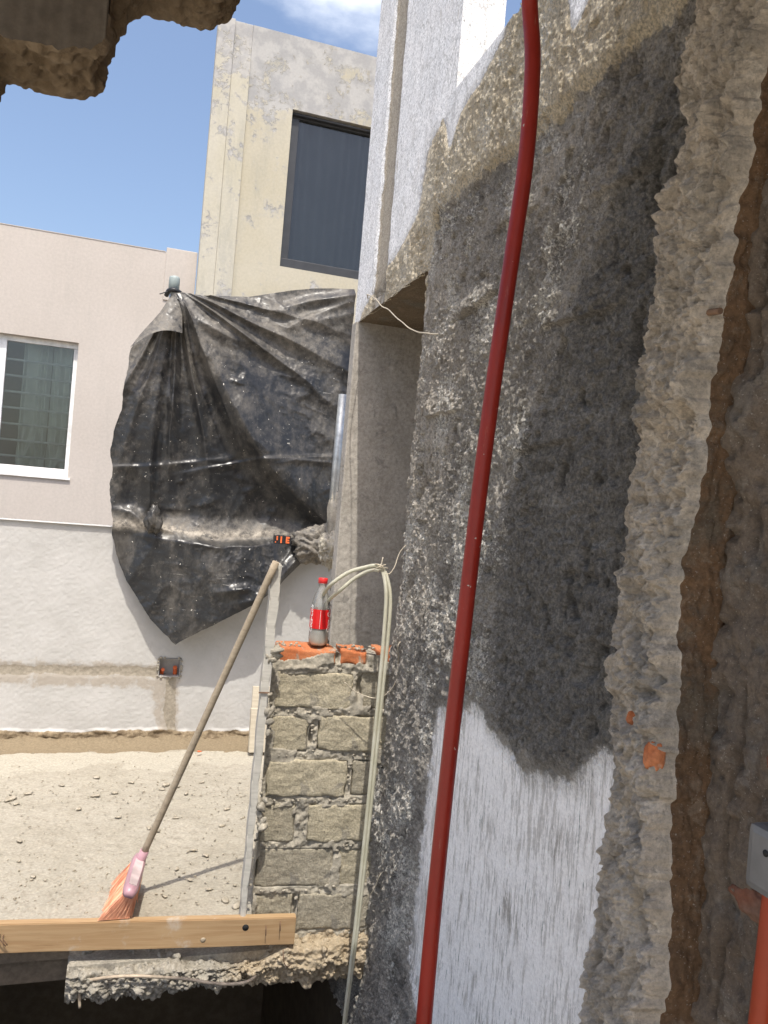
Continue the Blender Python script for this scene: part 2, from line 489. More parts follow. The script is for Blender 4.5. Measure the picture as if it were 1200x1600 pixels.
def mat_floor():
    t = NT('terrace_concrete')
    n1 = t.noise(3.5, 9, .68, dist=.5); n2 = t.noise(24, 9, .72); n3 = t.noise(95, 6, .7)
    c = t.mix(t.ramp(n1, .36, .62), (.34, .307, .245), (.385, .35, .285))
    c = t.mix(t.ramp(n2, .50, .70), c, (.275, .243, .19))
    c = t.mix(t.ramp(t.noise(1.6, 10, .75), .52, .66), c, (.385, .35, .28))
    c = t.mix(t.math('MULTIPLY', t.ramp(t.noise(52, 8, .75), .60, .68), .5), c, (.22, .19, .145))
    c = t.mix(t.ramp(t.math('ADD', t.attr('m_smear'), t.math('MULTIPLY', t.math('SUBTRACT', n2, .5), .9)), .42, .58), c, (.41, .375, .305))
    c = t.mix(t.ramp(t.math('ADD', t.attr('m_damp'), t.math('MULTIPLY', t.math('SUBTRACT', n2, .5), .9)), .42, .62), c, (.235, .185, .12))
    c = t.mix(t.ramp(t.noise(9, 7, .7), .66, .72), c, (.27, .235, .185))
    c = t.mix(.5, c, t.mix(t.ramp(n3, .3, .72), (.6, .6, .6), (1.22, 1.22, 1.22)), 'MULTIPLY')
    nrm = t.bump(t.noise(85, 9, .72), .6, .003)
    return t.done(c, .92, nrm, Specular_IOR_Level=.2)
M['floor'] = mat_floor()

def mat_facade(name, a, b, peel, peel2, scale=1.2, th=.56, crk=.5, top=None, grime=.35):
    t = NT(name)
    n1 = t.noise(scale, 8, .62); n2 = t.noise(scale*3.2, 12, .76, dist=.15); n3 = t.noise(40, 7, .7)
    c = t.mix(t.ramp(n1, .35, .65), a, b)
    c = t.mix(t.math('MULTIPLY', t.ramp(t.noise(scale*1.3, 10, .74, t.vec((3, 3, .5))), .48, .72), grime), c, tuple(x*.62+.03 for x in (a[1], a[1], a[1]*.9)))
    pf = n2
    if top:
        sep = t.n('ShaderNodeSeparateXYZ'); t.l(t.tc.outputs['Object'], sep.inputs[0])
        pf = t.math('ADD', n2, t.ramp(sep.outputs['Z'], top-1.3, top, 0, .19))
    c = t.mix(t.math('MULTIPLY', t.ramp(pf, th-.05, th+.05), .85), c, t.mix(t.ramp(t.noise(7, 6, .6), .4, .6), peel, peel2))
    c = t.mix(.25, c, t.mix(t.ramp(n3, .3, .7), (.7, .7, .7), (1.15, 1.15, 1.15)), 'MULTIPLY')
    nrm = t.bump(t.ramp(pf, th, th+.025, 1, 0), crk, .006)
    nrm = t.bump(t.noise(30, 8, .7), .35, .004, nrm)
    return t.done(c, .85, nrm, Specular_IOR_Level=.25)
M['pink'] = mat_facade('pale_pink_render', (.506, .457, .412), (.536, .486, .441), (.477, .432, .391), (.555, .511, .467), 1.1, .68, .2, None, .15)
M['yellow'] = mat_facade('faded_yellow_paint', (.464, .424, .326), (.497, .462, .376), (.335, .337, .348), (.437, .434, .431), 1.0, .575, .6, 5.95, .5)
M['yellow2'] = mat_facade('faded_yellow_trim', (.482, .449, .353), (.511, .482, .404), (.353, .351, .359), (.464, .453, .438), 1.7, .575, .6, 6.2, .5)

def mat_plastic():
    t = NT('black_plastic_sheet')
    n1 = t.noise(4.2, 10, .74, t.vec((1.3, 1, .75), rot=(0, .5, 0))); n2 = t.noise(26, 9, .78)
    g = t.n('ShaderNodeNewGeometry'); sp = t.n('ShaderNodeSeparateXYZ'); t.l(g.outputs['Normal'], sp.inputs[0])
    dust = t.math('ADD', t.math('MULTIPLY', t.ramp(n1, .44, .76), .24), t.math('MULTIPLY', t.ramp(n2, .52, .72), .16))
    dust = t.math('ADD', dust, t.math('MULTIPLY', t.attr('m_dust'), t.ramp(n2, .3, .62)))
    c = t.mix(dust, (.020, .021, .023), (.46, .41, .34))
    c = t.mix(t.ramp(t.noise(75, 2, .5), .735, .76), c, (.6, .57, .5))
    c = t.mix(t.math('MULTIPLY', t.ramp(t.noise(2.2, 8, .75, t.vec((2, 14, 22), rot=(0, .6, 0))), .64, .68), .5), c, (.42, .40, .36))
    nrm = t.bump(t.noise(17, 6, .5, dist=1.4), .28, .006)
    nrm = t.bump(t.noise(110, 5, .6), .15, .002, nrm)
    rg = t.ramp(dust, .0, .40, .30, .72)
    return t.done(c, rg, nrm, Specular_IOR_Level=.42)
M['plastic'] = mat_plastic()

def mat_wood(name, a, b, dark, stain=None):
    t = NT(name)
    v = t.vec((2.5, 40, 40))
    g = t.noise(1.6, 8, .6, v, dist=.8)
    c = t.mix(t.ramp(g, .35, .65), a, b)
    c = t.mix(t.ramp(t.noise(1.2, 9, .65, t.vec((4, 120, 120))), .58, .72), c, dark)
    if stain: c = t.mix(t.math('MULTIPLY', t.ramp(t.noise(7, 9, .7), .56, .68), .65), c, stain)
    nrm = t.bump(g, .35, .002)
    return t.done(c, .72, nrm, Specular_IOR_Level=.3)
M['pine'] = mat_wood('pine_board', (.355, .225, .115), (.42, .285, .155), (.24, .145, .07), (.48, .42, .35))
M['greywood'] = mat_wood('weathered_plank', (.46, .44, .39), (.54, .515, .46), (.32, .30, .265), (.42, .39, .34))
M['handle'] = mat_wood('broom_handle_wood', (.33, .27, .195), (.40, .33, .24), (.22, .175, .13), (.42, .38, .32))
M['palewood'] = mat_wood('pale_board', (.50, .44, .34), (.58, .52, .41), (.38, .33, .25), (.60, .56, .48))
def mat_hose():
    t = NT('red_hose_plastic')
    n = t.noise(9, 8, .7, t.vec((1, 1, .5)))
    c = t.mix(t.ramp(n, .35, .65), (.235, .013, .006), (.30, .020, .009))
    c = t.mix(t.math('MULTIPLY', t.ramp(t.noise(38, 8, .75, t.vec((1.5, 1.5, .35))), .60, .70), .45), c, (.36, .17, .12))
    c = t.mix(t.ramp(t.noise(70, 3, .6), .72, .75), c, (.5, .45, .4))
    nrm = t.bump(t.noise(12, 5, .6, t.vec((1, 1, 4))), .15, .004)
    return t.done(c, t.ramp(n, .3, .7, .36, .55), nrm, Specular_IOR_Level=.45)
M['red'] = mat_hose()
M['orange_pipe'] = plain('orange_conduit_plastic', (.30, .035, .007), .45, var=.1)
M['galv'] = plain('galvanised_steel', (.42, .44, .45), .42, metal=.55, scale=120, var=.25, bump=.1)
M['boxsteel'] = plain('electrical_box_steel', (.20, .20, .20), .5, metal=.4, scale=60, var=.2)
M['recessbox'] = plain('recessed_box_metal', (.42, .41, .40), .6, metal=.2, scale=60, var=.25)
M['capgrey'] = plain('grey_green_plastic', (.30, .35, .34), .5)
M['wire'] = plain('pale_wire', (.50, .44, .34), .55, metal=.2)
M['rust'] = plain('rusty_steel', (.17, .10, .06), .8, scale=200, var=.35)
M['dustyrod'] = plain('dusty_rod', (.42, .34, .25), .85, scale=200, var=.3)
M['lime'] = rough_mat('lime_crumbs', (.70, .67, .60), (.60, .56, .48), big=20, fine=150)
M['bristle'] = plain('orange_bristle', (.97, .47, .29), .6, scale=300, var=.15)
M['headpl'] = plain('mauve_plastic', (.38, .22, .25), .4, scale=60, var=.25)
M['headtop'] = plain('dusty_head_top', (.50, .40, .39), .6, scale=90, var=.25)
M['alu'] = plain('white_aluminium', (.80, .80, .79), .4)
M['barp'] = plain('grey_bar_paint', (.74, .75, .74), .5)
M['dframe'] = plain('dark_window_frame', (.035, .037, .042), .45)
M['curtain'] = plain('pale_green_curtain', (.68, .70, .65), .9, scale=20, var=.08)
M['greycurtain'] = plain('grey_curtain', (.36, .365, .36), .9, scale=20, var=.08)
M['black'] = plain('black_void', (.012, .012, .012), .8)
M['blackpl'] = plain('black_plastic_block', (.02, .02, .022), .45)
M['orangepl'] = plain('orange_plastic', (.75, .16, .05), .45)
M['redcap'] = plain('red_cap_plastic', (.72, .03, .03), .4)
M['redlabel'] = plain('red_label_film', (.70, .012, .014), .35, var=.1)
M['darkred'] = plain('dark_red_film', (.38, .012, .016), .35, var=.1)
M['whiteprint'] = plain('white_print', (.82, .8, .78), .5)
M['murk'] = plain('cloudy_water', (.80, .74, .62), .3, scale=30, var=.08)
M['cement'] = rough_mat('cement_crust', (.50, .46, .38), (.36, .33, .28), big=12, fine=60, bump=.9, dist=.006)
M['pinkmortar'] = rough_mat('pinkish_mortar', (.24, .095, .055), (.20, .12, .085), big=14, fine=90, bump=.6)
M['chip'] = rough_mat('concrete_chip', (.36, .315, .24), (.44, .39, .31), (.31, .28, .23), big=14, fine=90, bump=.5)
M['bounceslab'] = rough_mat('pale_bounce_concrete', (.44, .40, .33), (.50, .46, .385), (.38, .345, .28), big=1.5, fine=40, bump=.3)  # pale so the unseen slab at left reflects more sun
M['nearwall'] = gritty('shaded_rough_plaster', (.250, .201, .156), (.200, .152, .110), (.288, .244, .198), (.237, .207, .174))  # kept dark in colour to stand for the shade beside the stub
def mat_edge():
    t = NT('broken_slab_concrete')
    sp = t.n('ShaderNodeSeparateXYZ'); t.l(t.tc.outputs['Object'], sp.inputs[0])
    k = t.ramp(t.math('ADD', sp.outputs['X'], t.math('MULTIPLY', t.math('SUBTRACT', t.noise(7, 6, .65), .5), .7)), .28, .58)
    n = t.noise(22, 8, .7)
    c = t.mix(k, t.mix(t.ramp(n, .35, .65), (.30, .275, .23), (.41, .375, .31)), t.mix(t.ramp(n, .35, .65), (.36, .285, .19), (.47, .39, .28)))
    c = t.mix(.7, c, t.mix(t.ramp(t.noise(110, 7, .72), .3, .7), (.6, .6, .6), (1.3, 1.3, 1.3)), 'MULTIPLY')
    return t.done(c, .92, t.bump(t.noise(60, 10, .75), 1, .006), Specular_IOR_Level=.2)
M['edge'] = mat_edge()
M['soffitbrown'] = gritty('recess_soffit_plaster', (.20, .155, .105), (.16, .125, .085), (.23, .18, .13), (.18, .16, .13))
M['slab'] = rough_mat('dark_formed_concrete', (.17, .14, .105), (.23, .185, .135), big=6, fine=50, bump=.5)
def mat_clear(name, tint, gl=.06, haze=(0, 0, 0), hz=0.):
    t = NT(name)
    tr = t.n('ShaderNodeBsdfTransparent', Color=(*tint, 1))
    gs = t.n('ShaderNodeBsdfGlossy', Roughness=.06)
    lw = t.n('ShaderNodeFresnel', IOR=1.45)
    mx = t.n('ShaderNodeMixShader')
    t.l(t.ramp(lw.outputs[0], 0, 1, gl, 1, False), mx.inputs['Fac'])
    base = tr.outputs[0]
    if hz:
        df = t.n('ShaderNodeBsdfDiffuse', Color=(*haze, 1)); m2 = t.n('ShaderNodeMixShader', Fac=hz)
        t.l(base, m2.inputs[1]); t.l(df.outputs[0], m2.inputs[2]); base = m2.outputs[0]
    t.l(base, mx.inputs[1]); t.l(gs.outputs[0], mx.inputs[2])
    t.l(mx.outputs[0], t.t.nodes['Material Output'].inputs['Surface'])
    return t.m
M['pet'] = mat_clear('clear_bottle_plastic', (.97, .96, .94), .05, (.85, .83, .77), .22)
M['glass'] = mat_clear('window_glass', (.80, .83, .81), .04)
M['tintglass'] = mat_clear('tinted_window_glass', (.62, .64, .65), .03)
def mat_tubing():
    t = NT('clear_tubing')
    n = t.noise(12, 5, .6)
    t.b.inputs['Subsurface Weight'].default_value = 0
    c = t.mix(t.ramp(n, .3, .7), (.62, .60, .46), (.74, .72, .60))
    tl = t.n('ShaderNodeBsdfTranslucent'); t.l(c, tl.inputs['Color'])
    mx = t.n('ShaderNodeMixShader', Fac=.3)
    t.done(c, .28, None, Specular_IOR_Level=.5)
    t.l(t.b.outputs[0], mx.inputs[1]); t.l(tl.outputs[0], mx.inputs[2])
    t.l(mx.outputs[0], t.t.nodes['Material Output'].inputs['Surface'])
    return t.m
M['tubing'] = mat_tubing()

# ================================================================== SETTING
bm = bmesh.new()
g = 400
bm.faces.new([bm.verts.new(p) for p in ((-g, -g, -3), (g, -g, -3), (g, g, -3), (-g, g, -3))])
kind(link('ground', bm_mesh('ground', bm), M['ground']), 'structure')

# terrace slab: dense top where seen, plain further left, and its cast body
xs = np.arange(-.80, .872, .004); ys = np.arange(2.50, 4.525, .0045)
X, Y = np.meshgrid(xs, ys, indexing='ij')
edge = 2.635-.105*(X+.28)+.035
h = .010*fbm(X, Y, 3, 4, 3)+.007*fbm(X, Y, 16, 5, 9)+.004*ridged(X, Y, 30, 3, 13)
chipz = np.clip(vn(X*70, Y*60, 21)-.74, 0, 1)*.018*sstep(.42, .6, vn(X*5, Y*5, 23))
h = h+chipz-.004
foot = sstep(4.36, 4.50, Y+.05*fbm(X, Y, 9, 4, 31))
h = h+foot*(.018+.03*(fbm(X, Y, 22, 4, 33)+.15))
smear = sstep(3.95, 4.20, Y+.34*fbm(X, Y, 5, 6, 41, .6))*(1-sstep(4.30, 4.36, Y+.10*fbm(X, Y, 7, 3, 43)))
damp = sstep(4.27, 4.34, Y+.22*fbm(X, Y, 5, 4, 45))
Yc = np.maximum(Y, edge)
keepq = (Y[:-1, 1:] > edge[:-1, 1:])
me = grid_mesh('terrace_floor', np.stack([X, Yc, h], -1), keepq, dict(m_smear=smear, m_damp=damp))
kind(link('terrace_floor', me, M['floor']), 'structure')
kind(link('terrace_floor', box_mesh('terrace_outer', (-4, -.803, 2.70, 4.515, -.03, -.003)), M['floor']), 'structure')
kind(link('terrace_slab', box_mesh('terrace_slab', (-4, .868, 2.66, 4.66, -.13, -.031)), M['slab']), 'structure')
kind(link('lower_room_wall', box_mesh('lower_room_wall', (-4, 1.5, 4.46, 4.6, -3, -.131), (-4.15, -4.003, -3, 4.6, -3, -.01), (.925, 1.1, -3, 4.455, -3, -.46)), M['under']), 'structure')
kind(link('room_floor_bounce_slab', box_mesh('room_floor_bounce_slab', (-.9, .88, -6, 1.2, -.15, 0), (-9, -.901, -6, 2.655, -.15, 0), (-.9, -.62, 1.201, 2.30, -.15, -.001)), M['bounceslab']), 'structure')  # room floor plus unseen slab at left, added to bounce sun onto right wall
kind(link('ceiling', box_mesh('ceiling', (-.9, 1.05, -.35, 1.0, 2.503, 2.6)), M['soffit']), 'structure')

# ---- broken header of the demolished cross wall (top left of view)
prof = [(-2.4, 1.87), (-.35, 1.862), (-.228, 1.866), (-.219, 1.872), (-.212, 1.897), (-.17, 1.899), (-.128, 1.900), (-.095, 1.908), (-.082, 1.915), (-.078, 1.960),
        (-.070, 2.0), (-.058, 2.024), (-.04, 2.040), (.02, 2.041), (.062, 2.046), (.085, 2.068), (.096, 2.10), (.10, 2.20), (.13, 2.30), (.20, 2.35), (.5, 2.355), (.78, 2.34), (.96, 2.35)]
prof = [(-.9, 1.87)]+prof[1:]
pp = np.array(prof); seg = np.hypot(*np.diff(pp, axis=0).T); s = np.concatenate([[0], np.cumsum(seg)])
s_near = np.searchsorted(s, s[1])
ss = np.concatenate([np.linspace(0, s[1], 40), np.arange(s[1]+.003, s[-1], .0035)])
px = np.interp(ss, s, pp[:, 0]); pz = np.interp(ss, s, pp[:, 1])
nx = np.gradient(pz); nz = -np.gradient(px); ln = np.hypot(nx, nz); nx /= ln; nz /= ln
yy = np.linspace(1.10, 1.232, 38)
S, Yh = np.meshgrid(ss, yy, indexing='ij')
d = .016*fbm(S, Yh, 14, 4, 61)+(.014*facets(S+.008*fbm(S, Yh, 50, 2, 63), Yh, 26, 65)+.009*facets(S, Yh, 70, 66, 1.4))*sstep(1.232, 1.20, Yh)+.008*fbm(S, Yh, 70, 3, 67)
edgef = np.minimum(sstep(1.10, 1.118, Yh), 1)
d = d*(.35+.65*edgef)+.005*(vn(S*150, Yh*150, 68)-.5)
gro = np.exp(-((Yh-1.185)/.012)**2)+np.exp(-((Yh-1.135)/.008)**2)
side = (px > -.09) & (px < -.055)
d = d-.03*gro*side[:, None]
Xh = px[:, None]+nx[:, None]*d; Zh = pz[:, None]+nz[:, None]*d
Yj = Yh+.012*fbm(S, Yh, 30, 3, 71)
soff = np.stack([Xh, Yj, Zh], -1)
hd = thing('broken_wall_header', 'jagged broken end of demolished wall hanging dark against the sky at top', 'broken wall', (-.3, 1.16, 1.9))
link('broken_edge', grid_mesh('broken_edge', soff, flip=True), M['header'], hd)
nf = soff[:, 0, :]
def curtain_up(row, ztop, n=14):
    t = np.linspace(0, 1, n)[None, :]
    P = np.repeat(row[:, None, :], n, 1).copy()
    P[:, :, 2] = row[:, 2:3]*(1-t)+ztop*t
    P[:, :, 1] += .006*fbm(P[:, :, 0], P[:, :, 2], 9, 3, 77)*np.minimum(1, t*6)
    return P
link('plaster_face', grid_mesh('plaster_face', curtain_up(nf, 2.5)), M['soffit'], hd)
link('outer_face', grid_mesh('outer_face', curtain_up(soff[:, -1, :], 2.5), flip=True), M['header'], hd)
link('wall_top', box_mesh('wall_top', (-.9, .96, 1.095, 1.24, 2.497, 2.60)), M['header'], hd)

# ---- right hand wall (one thing, dense relief where seen)
rw = thing('plaster_wall', 'tall rough wall of dark scratched mortar and peeling white paint on the right', 'wall', (.87, 2.2, -.4))
yv = np.concatenate([np.arange(1.15, 2.508, .0026), np.arange(2.51, 3.415, .008)])
zv = np.concatenate([np.arange(-.45, 2.70, .0033), np.arange(2.705, 3.72, .009)])
Yg, Zg = np.meshgrid(yv, zv, indexing='ij')
wy = Yg+.03*fbm(Yg, Zg, 10, 4, 101); wz = Zg+.03*fbm(Yg, Zg, 10, 4, 107)
wa, wb = .14*fbm(Yg, Zg, 5, 5, 111), .14*fbm(Yg, Zg, 5, 5, 115)
P_white = [(2.08, .844), (1.96, .80), (1.90, .875), (1.848, .885), (1.74, .84), (1.62, .835), (1.554, .80), (1.50, .835), (1.42, .84), (1.34, .875), (1.272, .945), (1.10, .95), (1.10, -.6), (1.95, -.6), (2.02, -.06), (2.08, .0), (2.156, .062), (2.124, .485), (2.111, .763)]
P_upper = [(2.28, 2.75), (2.05, 2.75), (1.95, 2.70), (1.93, 2.64), (2.02, 2.60), (2.15, 2.58), (2.25, 2.545), (2.30, 2.47), (2.345, 2.56), (2.40, 2.63), (2.485, 2.62), (2.58, 2.64), (2.62, 2.50), (2.64, 2.40), (2.83, 2.32), (3.0, 2.30), (3.1, 2.26), (3.3, 2.20), (3.5, 1.9), (3.5, 3.9), (2.28, 3.9)]
P_spike = [(1.64, 2.75), (1.62, 2.53), (1.583, 2.43), (1.52, 2.47), (1.46, 2.75)]
P_tan = [(1.0, 2.29), (1.277, 2.282), (1.444, 2.291), (1.646, 2.278), (1.908, 2.29), (2.205, 2.313), (2.40, 2.318), (2.47, 2.19), (2.49, 2.0), (2.6, 2.05), (3.6, 2.05), (3.6, 3.9), (1.0, 3.9)]
P_light = [(2.60, 2.2), (2.36, 2.25), (2.213, 2.125), (2.12, 1.96), (2.076, 1.799), (2.188, 1.553), (2.206, 1.174), (2.322, .963), (2.6, .85)]
P_grey = [(1.95, 2.24), (1.677, 2.285), (1.45, 2.29), (1.441, 2.262), (1.577, 2.187), (1.66, 2.12), (1.704, 2.088), (1.914, 2.125)]
P_dark = [(1.76, 1.406), (1.80, 1.052), (1.812, .905), (1.554, .82), (1.421, .84), (1.272, .93), (1.18, 1.0), (1.15, 2.2), (1.26, 2.2), (1.38, 2.02), (1.50, 1.85), (1.62, 1.66)]  # outline of the darker grey plaster zone
def soft(P, k=6): return blur(inpoly(wy+(k > 20)*wa, wz+(k > 20)*wb, P).astype(float), k)
m_white = soft(P_white, 13); m_upper = np.maximum(soft(P_upper, 8), soft(P_spike, 6)); m_tan = soft(P_tan, 10)
m_light = np.maximum(soft(P_light, 26), soft(P_grey, 22)); m_wet = soft(P_dark, 44)
m_groove = ((wy > 3.0) & (wy < 3.16) & (Zg > 2.1)).astype(float); m_groove = blur(m_groove, 2)
m_tanx = np.clip(m_tan, 0, 1)
bare = np.clip(1-m_white-m_upper-.5*m_tan, 0, 1)
lipY = sstep(2.47, 2.40, Yg)
hh = bare*(.020*fbm(Yg, Zg, 6, 3, 121)+.015*fbm(Yg*1.2+Zg*.35, Zg*.7, 22, 4, 125)*(1-.5*m_light)+.011*fbm(Yg*1.15, Zg*.85, 75, 4, 127, .6)*(1-.45*m_light)+.008*facets(Yg+.004*fbm(Yg, Zg, 90, 2, 129), Zg*.8, 62, 131, 1.3)*(1-.55*m_light)*(.35+.65*sstep(.35, .6, vn(Yg*8, Zg*6, 133)))+.003*facets(Yg, Zg, 130, 132, 1.3))
lump = np.clip(vn(Yg*120, Zg*95, 135)-.58, 0, 1)*.017*bare*sstep(.36, .6, vn(Yg*9, Zg*7, 137))*(1-.5*m_wet)
hh += lump
hh += .0045*(vn(Yg*170, Zg*150, 134)-.5)*bare
hh -= np.clip(vn(Yg*52, Zg*40, 136)-.66, 0, 1)*.085*bare*(.3+.7*sstep(.4, .65, vn(Yg*6, Zg*5, 138)))
for (a_, b_, c_, e_, st_) in ((2.18, 1.90, 1.92, 1.955, .012), (1.50, 1.22, 2.04, 2.02, .010), (2.0, 1.70, 2.12, 2.10, .009), (1.68, 1.30, 1.80, 1.79, .009), (2.40, 2.08, 1.66, 1.655, .008), (1.75, 1.45, 1.52, 1.535, .007)):
    zl = c_+(Yg-a_)/(b_-a_)*(e_-c_)+.02*fbm(Yg, Zg, 16, 3, 139)
    hh += 1.6*st_*sstep(-.002, .003, Zg-zl)*sstep(.10, .0, Zg-zl)*sstep(0, .05, a_-Yg)*sstep(0, .05, Yg-b_)*bare
hh += .005*m_tan*(1-m_upper)*(fbm(Yg, Zg, 60, 4, 141)*1.6+fbm(Yg, Zg, 9, 3, 145))
hh += .0022*m_white*fbm(Yg*6, Zg*.7, 26, 4, 151)+.003*m_white*fbm(Yg, Zg, 8, 3, 153)
hh += .0016*m_upper*fbm(Yg, Zg, 14, 4, 155)
hh += .012*(1-m_white)*sstep(1.15, .95, Zg)*bare + .004*bare
band = m_tan*lipY*sstep(2.27, 2.31, wz)
hh += .030*blur(band, 2)*sstep(2.74, 2.66, Zg)*np.where(Yg > 2.362, sstep(2.66, 2.60, Zg), 1)
hh -= .012*m_groove
# trowel-smeared joints and hollows
for (y0, z0, ry, rz, dep) in ((1.278, 1.714, .014, .045, .045), (1.26, 2.007, .014, .05, .03), (1.729, 1.59, .012, .02, .03), (1.558, 1.731, .014, .03, .025), (1.389, 1.295, .013, .022, .03), (1.514, 1.456, .012, .03, .03),
                              (2.16, 1.93, .10, .006, .015), (1.98, 1.60, .012, .018, .025), (2.30, 1.50, .012, .012, .02), (1.62, 1.98, .012, .035, .02), (1.33, 1.10, .02, .03, .02), (1.85, 1.30, .02, .008, .015), (2.24, .36, .018, .06, .025), (2.10, 1.28, .01, .02, .015), (1.46, 1.62, .010, .016, .025), (1.62, 1.20, .014, .012, .022), (1.70, 1.02, .010, .014, .022), (1.36, 1.45, .010, .014, .022), (1.92, 1.36, .012, .010, .02), (1.84, 1.78, .012, .016, .022), (1.45, 2.16, .012, .02, .022), (2.02, 2.02, .03, .008, .018), (1.31, .98, .012, .02, .02)):
    k = ((Yg-y0)/ry)**2+((Zg-z0)/rz)**2
    k = k*(1+1.2*fbm(Yg, Zg, 45, 3, 161))
    hh -= 1.5*dep*np.exp(-k*k)
    hh += .25*dep*np.exp(-(np.sqrt(np.maximum(k, 0))-1.5)**2/.12)*(fbm(Yg, Zg, 40, 3, 163)+.25)
for i in range(520):
    y0 = 1.2+1.32*RNG.random(); z0 = -.3+2.6*RNG.random(); rr = .002+.0035*RNG.random()**2*2
    iy = np.searchsorted(yv, y0); iz = np.searchsorted(zv, z0)
    sl_ = (slice(max(0, iy-12), iy+12), slice(max(0, iz-12), iz+12))
    k = ((Yg[sl_]-y0)**2+(Zg[sl_]-z0)**2)/rr**2
    hh[sl_] -= (.006+.008*RNG.random())*np.exp(-k)*np.maximum(bare[sl_], .1)
# slanted trowel marks at the lower far end
tro = sstep(2.12, 2.2, Yg)*sstep(.85, .6, Zg)
hh += tro*.012*(ridged(Yg*.9+Zg*.55, Zg*.05+Yg*.05, 9, 2, 171)-.5)
spk = sstep(-.14, .20, fbm(Yg*1.4, Zg, 7, 6, 181, .6))*bare*(.2+.8*sstep(1.45, 1.85, Yg+.45*(1.4-Zg)*-.5+.25*fbm(Yg, Zg, 4, 3, 185)))*(1-.9*sstep(.3, .8, m_wet))*.95  # lime specks and painted sun glints, thickest on the sunlit stretch
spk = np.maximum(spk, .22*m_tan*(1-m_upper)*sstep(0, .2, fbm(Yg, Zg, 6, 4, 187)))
Xg = .870-hh
top_ok = (Zg[:-1, :-1] < 2.655) | (Yg[:-1, :-1] >= 2.362)
Yn = Yg.copy(); Zn = Zg.copy()
hole = (Yg[:-1, :-1] > 2.502) & (Yg[:-1, :-1] < 3.345) & (Zg[:-1, :-1] > .50) & (Zg[:-1, :-1] < 2.157)
keepq = top_ok & ~hole
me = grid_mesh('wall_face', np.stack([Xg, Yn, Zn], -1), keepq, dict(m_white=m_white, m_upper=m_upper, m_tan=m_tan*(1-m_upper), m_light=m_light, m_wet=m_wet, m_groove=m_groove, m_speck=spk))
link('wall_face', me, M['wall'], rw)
def wattr(me, **kw):
    for k, v in kw.items():
        a = me.attributes.new(k, 'FLOAT', 'POINT'); a.data.foreach_set('value', np.full(len(me.vertices), v, np.float32))
    return me
# body behind the relief
link('wall_core', box_mesh('wall_core', (.905, 1.012, 1.25, 2.368, -.45, 2.652), (.905, 1.012, 1.25, 2.50, -3, -.452), (.90, 1.012, 3.35, 3.41, -.44, 6.5), (.905, 1.012, 2.372, 3.348, 2.20, 6.5)), M['lime'], rw)
bm = bmesh.new()
def plane_grid(p0, du, dv, nu, nv, amp, scale, seed, nrm):
    p0, du, dv, nrm = map(np.array, (p0, du, dv, nrm))
    u, v = np.meshgrid(np.linspace(0, 1, nu), np.linspace(0, 1, nv), indexing='ij')
    lu, lv = np.linalg.norm(du), np.linalg.norm(dv)
    d = amp*(fbm(u*lu, v*lv, scale, 5, seed)+.6*fbm(u*lu, v*lv, scale*5, 3, seed+7))
    e = np.minimum(np.minimum(u, 1-u)*lu, np.minimum(v, 1-v)*lv)
    d = d*np.minimum(1, e/.01+.25)
    return p0+u[..., None]*du+v[..., None]*dv+d[..., None]*nrm
# bright end face of the taller stretch, facing the camera, and the top of the low stretch
end = grid_mesh('end_face', plane_grid((.868, 2.366, 2.645), (.146, 0, 0), (0, 0, 3.8), 20, 300, .004, 9, 201, (0, -1, 0)))
link('end_face', wattr(end, m_upper=1., m_white=0., m_tan=0., m_light=0., m_wet=0., m_groove=0., m_speck=0.), M['wall'], rw)
top = grid_mesh('top_face', plane_grid((.858, 1.15, 2.652), (.155, 0, 0), (0, 1.218, 0), 24, 160, .010, 12, 205, (0, 0, 1)))
link('top_face', wattr(top, m_tan=1., m_upper=0., m_white=0., m_light=0., m_wet=0., m_groove=0., m_speck=0.), M['wall'], rw)
# recess: far reveal, soffit, near reveal, back, sill
link('far_reveal', grid_mesh('far_reveal', plane_grid((.868, 3.342, .5), (.6, 0, 0), (0, 0, 1.66), 100, 270, .006, 8, 211, (0, -1, 0))), M['reveal'], rw)
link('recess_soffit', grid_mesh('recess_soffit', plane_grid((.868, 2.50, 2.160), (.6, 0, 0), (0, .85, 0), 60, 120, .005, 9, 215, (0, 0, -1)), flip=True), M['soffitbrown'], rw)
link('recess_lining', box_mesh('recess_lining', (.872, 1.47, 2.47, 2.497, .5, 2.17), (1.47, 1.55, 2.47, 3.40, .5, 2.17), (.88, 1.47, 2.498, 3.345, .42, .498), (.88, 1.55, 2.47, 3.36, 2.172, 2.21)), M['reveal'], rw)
# narrow lit edge of the wall beyond the recess
link('outer_edge', box_mesh('outer_edge', (.858, .90, 3.345, 3.415, -.5, 2.16), bevel=.006), M['reveal'], rw)

# ---- stub of the removed cross wall, near right
st = thing('broken_wall_stub', 'ragged vertical stub of removed wall with a chip of orange brick showing', 'broken wall', (.85, 1.12, -.3))
zz = np.arange(-.35, 2.5, .004)
zkey = [-.4, .2, .44, .6, .78, .91, 1.04, 1.19, 1.36, 1.43, 1.58, 1.69, 1.86, 2.0, 2.2, 2.5]
rk = np.interp(zz, zkey, [1.0, .975, .972, .985, .992, 1.0, 1.003, 1.013, 1.022, 1.003, .992, .968, .965, .94, .90, .86])
lk = np.interp(zz, zkey, [1.30, 1.28, 1.275, 1.255, 1.235, 1.23, 1.255, 1.25, 1.245, 1.245, 1.225, 1.23, 1.215, 1.20, 1.19, 1.17])
rk = rk+.026*fbm(zz, zz*0, 10, 4, 231)+.022*fbm(zz, zz*0, 48, 3, 233)+.014; lk = lk+.020*fbm(zz, zz*0+3, 9, 3, 235)+.012*fbm(zz, zz*0+3, 45, 3, 237)
nv_ = 74
